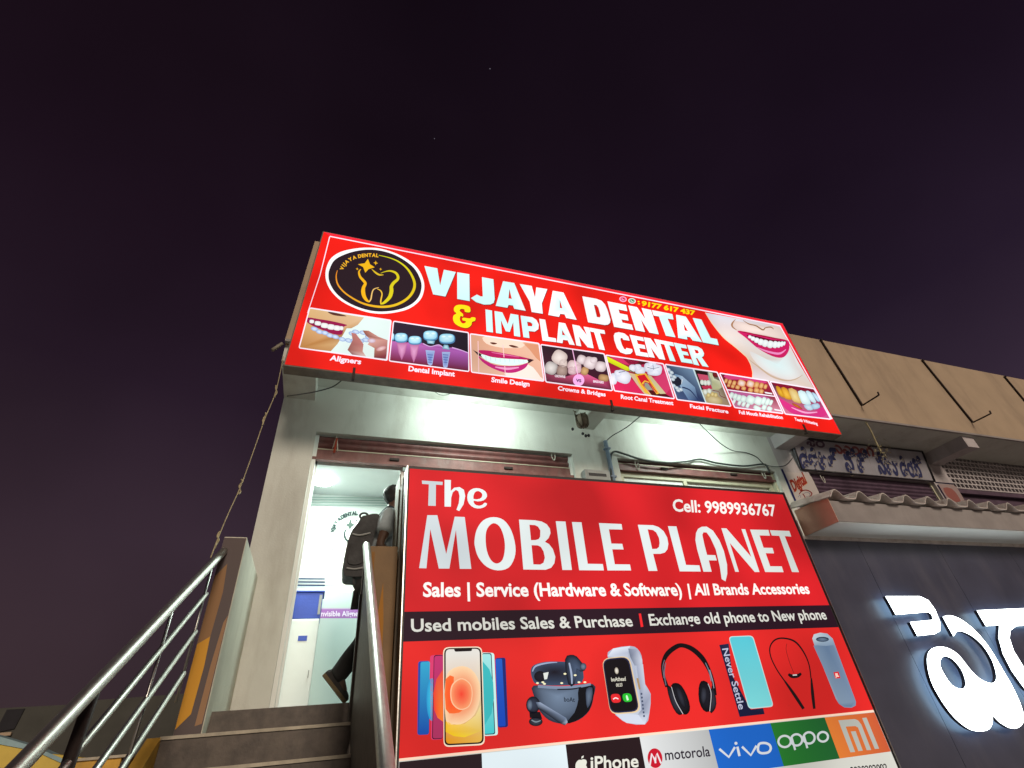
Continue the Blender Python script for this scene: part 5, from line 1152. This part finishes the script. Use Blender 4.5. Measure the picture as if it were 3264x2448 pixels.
def railing(x, ys, zs, lab, rails, posts, top_r):
    """ys/zs: lower and upper end of the top rail; rails: drops below it"""
    t = thing('stair_railing', (x, ys[0], zs[0]-.9), lab, 'railing', 'steel railings of the stair')
    sl = (zs[1]-zs[0])/(ys[1]-ys[0]); zat = lambda y: zs[0]+sl*(y-ys[0])
    b = MB(); b.tube([(x, ys[0]-.04, zs[0]-.12), (x, ys[0], zs[0])] + [(x, ys[1], zs[1])], top_r, 14); b.build('handrail', M['steel'], t)
    for d, y0, y1 in rails:
        b = MB(); b.tube([(x, y0, zat(y0)-d), (x, y1, zat(y1)-d)], .0135, 10); b.build('mid_rail', M['steel'], t)
    for y, r, zb in posts:
        b = MB(); b.tube([(x, y, zat(y)), (x, y, zb)], r, 10); b.build('post', M['dull_steel'] if r < .02 else M['iron'], t)
    return t
railing(-.70, (.9, 3.80), (-.59, 1.185), 'left steel stair railing with three thin lower rails, ending in the plaster parapet',
        [(.20, .95, 3.60), (.40, .95, 3.58), (.60, .95, 3.56)], [(3.56, .007, .30), (2.95, .007, -.25), (2.28, .020, -.8), (1.3, .02, -1.3)], .0245)
railing(.226, (.9, 3.80), (-.695, 1.245), 'right steel stair railing seen end on beside the brown wall',
        [], [(3.72, .016, .15)], .027)
b = MB(); b.prism([(.222, 3.74, 1.10), (.222, 3.74, .155), (.222, .9, -1.55), (.222, .9, -.83)], (.02, 0, 0))
tag(b.build('rail_infill', M['granite']), 'dark brown solid balustrade panel below the right steel handrail', 'balustrade')
b = MB(); b.box(.206, .221, 3.70, 3.75, .155, .88); tag(b.build('rail_post', M['granite']), 'dark brown square post standing on the top step left of the brown wall', 'post')

# ================================================================== what lies beyond on the left
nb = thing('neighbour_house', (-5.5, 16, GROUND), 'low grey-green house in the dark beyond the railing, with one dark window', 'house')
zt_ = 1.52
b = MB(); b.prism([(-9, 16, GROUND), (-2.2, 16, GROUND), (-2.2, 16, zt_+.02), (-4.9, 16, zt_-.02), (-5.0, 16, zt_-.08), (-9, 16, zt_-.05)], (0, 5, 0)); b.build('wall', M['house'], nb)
c0, c1 = at(z9, 120, 510, 15.99), at(z9, 150, 705, 15.99)
b = MB(); b.prism([(c0.x-.08, 15.96, c0.z), (c0.x+.24, 15.96, c0.z), (c0.x+.2, 15.96, c1.z), (c0.x-.12, 15.96, c1.z-.05)], (0, .035, 0)); w_ = b.build('window', M['glass_dark'], nb)
b = MB(); b.box(c0.x-.9, c0.x+.2, 15.9, 15.95, c1.z-.12, c1.z-.06); b.build('sill', M['parapet'], w_)
yw = thing('yellow_compound_wall', (-4.4, 11.7, GROUND), 'yellow compound wall with a pale blue coping at the lower left corner', 'wall')
y0_ = 9.8
P0, P1 = at(z9, -60, 800, y0_), at(z9, 345, 935, y0_)
b = MB(); b.prism([(P0.x-1.5, y0_, GROUND), (P1.x+.75, y0_, GROUND), (P1.x+.75, y0_, P1.z-.15), (P1.x, y0_, P1.z), (P0.x, y0_, P0.z-.03), (P0.x-1.5, y0_, P0.z+.35)], (0, .25, 0)); b.build('wall_body', M['yellow'], yw)
c_ = [at(z9, *p, y0_-.02) for p in ((-60, 765), (345, 885), (640, 1010), (640, 1060), (345, 925), (-60, 850))]
b = MB(); b.prism([c_[0]+Vector((-1.5, 0, .4)), *c_, c_[5]+Vector((-1.5, 0, .4))], (0, .29, 0)); b.build('coping', M['lblue'], yw)
lw = thing('ochre_kerb_wall', (-1.4, 5.1, GROUND), 'low ochre wall seen between the lower rails at the foot of the stair', 'wall')
b = MB(); b.box(-1.50, -1.23, 5.0, 5.9, GROUND, .112); b.build('wall_body', M['ochre'], lw)
b = MB(); b.box(-1.50, -1.20, 4.98, 5.92, .112, .128); b.build('coping', M['nosing'], lw)

# ================================================================== the person going in, with a rucksack
PY = 4.60
def PP(x, y, Y_=PY): return at(zP, x, y, Y_)
def skin(name, joints, bones, m, parent, sub=2):
    """joints: name -> (point, radius[, radius2]); bones: pairs"""
    names = list(joints); me = bpy.data.meshes.new(name)
    me.from_pydata([tuple(joints[n][0]) for n in names], [(names.index(a_), names.index(b_)) for a_, b_ in bones], [])
    o = link(name, me, parent)
    sk = o.modifiers.new('skin', 'SKIN'); sk.use_smooth_shade = True
    for v, n in zip(me.skin_vertices[0].data, names):
        r = joints[n][1:]; v.radius = (r[0], r[-1]); v.use_root = False
    me.skin_vertices[0].data[0].use_root = True
    s = o.modifiers.new('subdivision', 'SUBSURF'); s.levels = sub; s.render_levels = sub
    me.materials.append(m)
    return o
FZ = .285
head = PP(540, 170); hx, hz = head.x+.005, head.z
man = thing('person', (.38, PY, FZ), 'person in grey t-shirt and dark trousers striding past the clinic door with a rucksack', 'person')
V = Vector
hip = V((.335, PY, 1.12)); chest = V((.425, PY, 1.56)); neck = V((.455, PY, 1.80))
J = {'pelvis': (hip, .135, .10), 'waist': (hip+V((.03, 0, .18)), .125, .09), 'chest': (chest, .15, .105), 'collar': (V((.445, PY, 1.72)), .10, .075),
     'neck': (neck, .056, .056), 'neck2': (V((.483, PY, 1.865)), .058, .060), 'jaw': (V((.517, PY, 1.91)), .068, .075), 'skull': (V((.507, PY, 1.985)), .078, .094), 'crown': (V((.503, PY, 2.055)), .055, .066)}
B = [('pelvis', 'waist'), ('waist', 'chest'), ('chest', 'collar'), ('collar', 'neck'), ('neck', 'neck2'), ('neck2', 'jaw'), ('jaw', 'skull'), ('skull', 'crown')]
for s_, tag_ in ((-1, 'r'), (1, 'l')):
    sh = V((.452, PY+s_*.19, 1.715))
    if s_ < 0: sh = PP(512, 300, PY-.18); el = PP(432, 500, PY-.25); wr = V((.56, PY-.20, 1.34)); hd = V((.63, PY-.19, 1.34))
    else: el = V((.40, PY+.25, 1.43)); wr = V((.56, PY+.22, 1.30)); hd = V((.63, PY+.21, 1.29))
    J.update({'sh'+tag_: (sh, .062), 'um'+tag_: ((sh+el)/2, .050), 'el'+tag_: (el, .041), 'wr'+tag_: (wr, .027, .032), 'hd'+tag_: (hd, .022, .040)})
    B += [('collar', 'sh'+tag_), ('sh'+tag_, 'um'+tag_), ('um'+tag_, 'el'+tag_), ('el'+tag_, 'wr'+tag_), ('wr'+tag_, 'hd'+tag_)]
    d = (hd-wr).normalized(); up_ = V((0, 0, 1)); side = d.cross(up_).normalized()
    for k, (oz, ln) in enumerate(((.030, .062), (.010, .072), (-.010, .068), (-.030, .052))):
        f0 = hd+d*.012+up_*oz; f1 = f0+d*ln*.55+side*s_*-.006; f2 = f1+d*ln*.3+side*s_*-.022
        J.update({f'f{k}a'+tag_: (f0, .010), f'f{k}b'+tag_: (f1, .009), f'f{k}c'+tag_: (f2, .0075)})
        B += [('hd'+tag_, f'f{k}a'+tag_), (f'f{k}a'+tag_, f'f{k}b'+tag_), (f'f{k}b'+tag_, f'f{k}c'+tag_)]
    t0 = wr+d*.03+up_*.026+side*s_*-.012; t1 = t0+d*.035+up_*.026+side*s_*-.02
    J.update({'t0'+tag_: (t0, .012), 't1'+tag_: (t1, .009)}); B += [('wr'+tag_, 't0'+tag_), ('t0'+tag_, 't1'+tag_)]
# legs: the near (right) leg trails with the heel up, the far one is planted in front
heel = PP(72, 1352); toe = PP(212, 1535); knee_r = V((.335, PY-.10, .735)); ank_r = V((.150, PY-.10, .515))
knee_l = V((.50, PY+.10, .72)); ank_l = V((.56, PY+.10, FZ+.10))
for tag_, kn, an, s_ in (('r', knee_r, ank_r, -1), ('l', knee_l, ank_l, 1)):
    hj = hip+V((.01, s_*.10, -.04))
    J.update({'hj'+tag_: (hj, .098), 'kn'+tag_: (kn, .058), 'cf'+tag_: (kn*.62+an*.38+V((-.01, 0, .005)), .055), 'an'+tag_: (an, .036)})
    B += [('pelvis', 'hj'+tag_), ('hj'+tag_, 'kn'+tag_), ('kn'+tag_, 'cf'+tag_), ('cf'+tag_, 'an'+tag_)]
tr_ = V((toe.x-.02, PY-.10, FZ+.075)); tl_ = V((.74, PY+.10, FZ+.035))
J.update({'ftr': (tr_, .030, .040), 'ftl': (tl_, .026, .040)}); B += [('anr', 'ftr'), ('anl', 'ftl')]
body = skin('body', J, B, M['skin'], man)
# features of the head: the face looks on into the room
b = MB(); fx = .565
b.ball((.600, PY, 1.965), .018, .016, .03, 10, 8); b.build('nose', M['skin'], body)
for s_ in (-1, 1):
    b = MB(); b.ball((.503, PY+s_*.084, 1.965), .022, .010, .034, 10, 8); b.build('ear', M['skin'], body)
    b = MB(); b.ball((.577, PY+s_*.034, 1.985), .012, .013, .012, 8, 6); b.build('eye', M['thread'], body)
    b = MB(); b.ball((.587, PY+s_*.034, 1.985), .005, .006, .006, 8, 6); b.build('iris', M['black'], body)
b = MB(); b.ball((.581, PY, 1.912), .010, .026, .008, 10, 6); b.build('mouth', mat('lip', (.16, .06, .05, 1), .5), body)
bm = bmesh.new(); bmesh.ops.create_icosphere(bm, subdivisions=4, radius=1)
for v in bm.verts:
    d = v.co.copy(); n = 1 + .05*math.sin(d.x*19+d.z*23)*math.sin(d.y*21) + random.uniform(-.025, .025)
    z = d.z; k = 1.0
    if d.z < -.1: k = .92
    v.co = Vector((.485+d.x*.102*n*k, PY+d.y*.094*n*k, 2.000+d.z*(.098 if d.z > 0 else .105)*n))
dl = [v for v in bm.verts if v.co.x > .560 and v.co.z < 2.045 or v.co.z < 1.895]
bmesh.ops.delete(bm, geom=dl, context='VERTS')
me = bpy.data.meshes.new('hair'); bm.to_mesh(me); bm.free(); me.materials.append(M['hair']); me.polygons.foreach_set('use_smooth', [True]*len(me.polygons)); link('hair', me, man)
# clothing over the same joints
JS = {'a': (hip+V((-.005, 0, -.05)), .150, .118), 'b': (hip+V((.02, 0, .12)), .146, .112), 'c': (chest, .168, .122), 'd': (V((.445, PY, 1.705)), .115, .088), 'e': (V((.453, PY, 1.79)), .068, .066)}
BS = [('a', 'b'), ('b', 'c'), ('c', 'd'), ('d', 'e')]
for s_, t_ in ((-1, 'r'), (1, 'l')):
    sh = J['sh'+t_][0]; um = J['um'+t_][0]; el = J['el'+t_][0]
    JS.update({'s'+t_: (sh, .088), 'u'+t_: (um*.8+sh*.2, .088), 'v'+t_: (um*.75+el*.25, .090)}); BS += [('d', 's'+t_), ('s'+t_, 'u'+t_), ('u'+t_, 'v'+t_)]
skin('t_shirt', JS, BS, M['shirt'], man)
JT = {'p': (hip+V((0, 0, .03)), .146, .112)}; BT = []
for t_, kn, an in (('r', knee_r, ank_r), ('l', knee_l, ank_l)):
    hj = J['hj'+t_][0]; JT.update({'h'+t_: (hj, .112), 'k'+t_: (kn, .078), 'm'+t_: (kn*.5+an*.5, .078), 'c'+t_: (an+V((.0, 0, -.02)), .072), 'z'+t_: (an+(an-kn).normalized()*.055, .066)}); BT += [('p', 'h'+t_), ('h'+t_, 'k'+t_), ('k'+t_, 'm'+t_), ('m'+t_, 'c'+t_), ('c'+t_, 'z'+t_)]
skin('trousers', JT, BT, M['trousers'], man)
# shoes
def shoe(heel, toe, yoff, upv):
    heel = V((heel.x, PY+yoff, heel.z)); toe = V((toe.x, PY+yoff, toe.z)); d = toe-heel; L_ = d.length; d.normalize(); n = V(upv); n = (n-d*n.dot(d)).normalized(); s = d.cross(n)
    prof = [(0, .030, .03), (.08, .036, .065), (.25, .036, .085), (.42, .034, .075), (.6, .040, .055), (.78, .044, .045), (.92, .036, .035), (1.0, .018, .02)]
    b = MB(); rings = []
    for t, w_, h in prof:
        c = heel+d*(L_*t); rings.append([c+s*w_*math.cos(k*math.pi/7)+n*(h*math.sin(k*math.pi/7)) for k in range(8)])
    for r0_, r1_ in zip(rings, rings[1:]):
        for k in range(7): b.quad(r0_[k], r1_[k], r1_[k+1], r0_[k+1], smooth=True)
    b.quad(*rings[0]); b.quad(*rings[-1]); o = b.build('shoe', M['shoe'], man)
    b = MB(); top = []
    for t, w_, h in prof: top.append((heel+d*(L_*t)+s*w_*1.08, heel+d*(L_*t)-s*w_*1.08))
    outl = [p for p, _ in top]+[q_ for _, q_ in reversed(top)]
    b.prism(outl, -n*.022); b.build('sole', M['sole'], o)
shoe(heel, toe, -.10, (.9, 0, .5)); shoe(V((.50, PY, FZ+.024)), V((.78, PY, FZ+.024)), .10, (0, 0, 1))
# rucksack
bag = thing('rucksack', (.22, PY, 1.3), 'black rucksack worn on the back of the person at the clinic door', 'rucksack')
sil = [(318,312),(292,352),(255,400),(228,462),(208,540),(202,620),(196,672),(206,700),(240,708),(318,706),(345,660),(372,560),(398,440),(432,330),(425,300),(390,295),(350,305)]
P_ = [PP(x, y, 4.50) for x, y in catmull(sil, 3)]
b = MB(); b.prism([p+V((0, -.04, 0)) for p in P_], (0, .27, 0)); o = b.build('main_pack', M['bag'], bag, bevel=.055); o.modifiers['bevel'].segments = 5
bk = [p+V((-.006, -.052, 0)) for p in [PP(x, y, 4.50) for x, y in catmull([(262,470),(236,540),(226,600),(238,630),(300,632),(335,600),(352,540),(350,480),(310,455)], 3)]]
b = MB(); b.prism(bk, (0, .03, 0)); b.build('side_pocket', M['bag'], bag, bevel=.012)
b = MB(); b.prism([PP(x, y, 4.50)+V((-.014, 0, 0)) for x, y in ((222,530),(205,620),(205,690),(300,690),(310,550))], (0, .2, 0)); b.build('front_pocket', M['bag'], bag, bevel=.03)
for pts in ([(252,430),(300,440),(372,425)], [(214,655),(270,662),(332,650)]):
    b = MB(); b.tube(catmull([tuple(PP(x, y, 4.50)+V((0, -.048, 0))) for x, y in pts], 5, False), .008, 6); b.build('webbing_strap', M['grey_box'], bag)
b = MB(); hcen = PP(332, 300, 4.58); b.tube([tuple(hcen+V((.035*math.cos(t), 0, .028*math.sin(t)))) for t in [k*math.pi/8 for k in range(17)]], .010, 6); b.build('carry_loop', M['bag'], bag)
for s_ in (-1, 1):
    b = MB()
    path = catmull([tuple(PP(415, 330)+V((0, s_*.11, 0))), (.44, PY+s_*.12, 1.835), (.545, PY+s_*.135, 1.74), (.60, PY+s_*.14, 1.56), (.52, PY+s_*.16, 1.36), (.36, PY+s_*.155, 1.22), tuple(PP(320, 690)+V((0, s_*.12, 0)))], 4, False)
    for p, q_ in zip(path, path[1:]):
        p, q_ = V(p), V(q_); e_ = V((0, .022, 0)); b.quad(p-e_, q_-e_, q_+e_, p+e_, smooth=True)
    b.build('shoulder_strap', M['bag'], bag)
b = MB(); b.tube(catmull([tuple(PP(262, 708)+V((0, -.1, 0))), tuple(PP(258, 760)+V((0, -.1, 0))), tuple(PP(275, 800)+V((0, -.1, 0))), tuple(PP(305, 760)+V((0, -.1, 0)))], 5, False), .012, 6); b.build('loose_strap', M['bag'], bag)
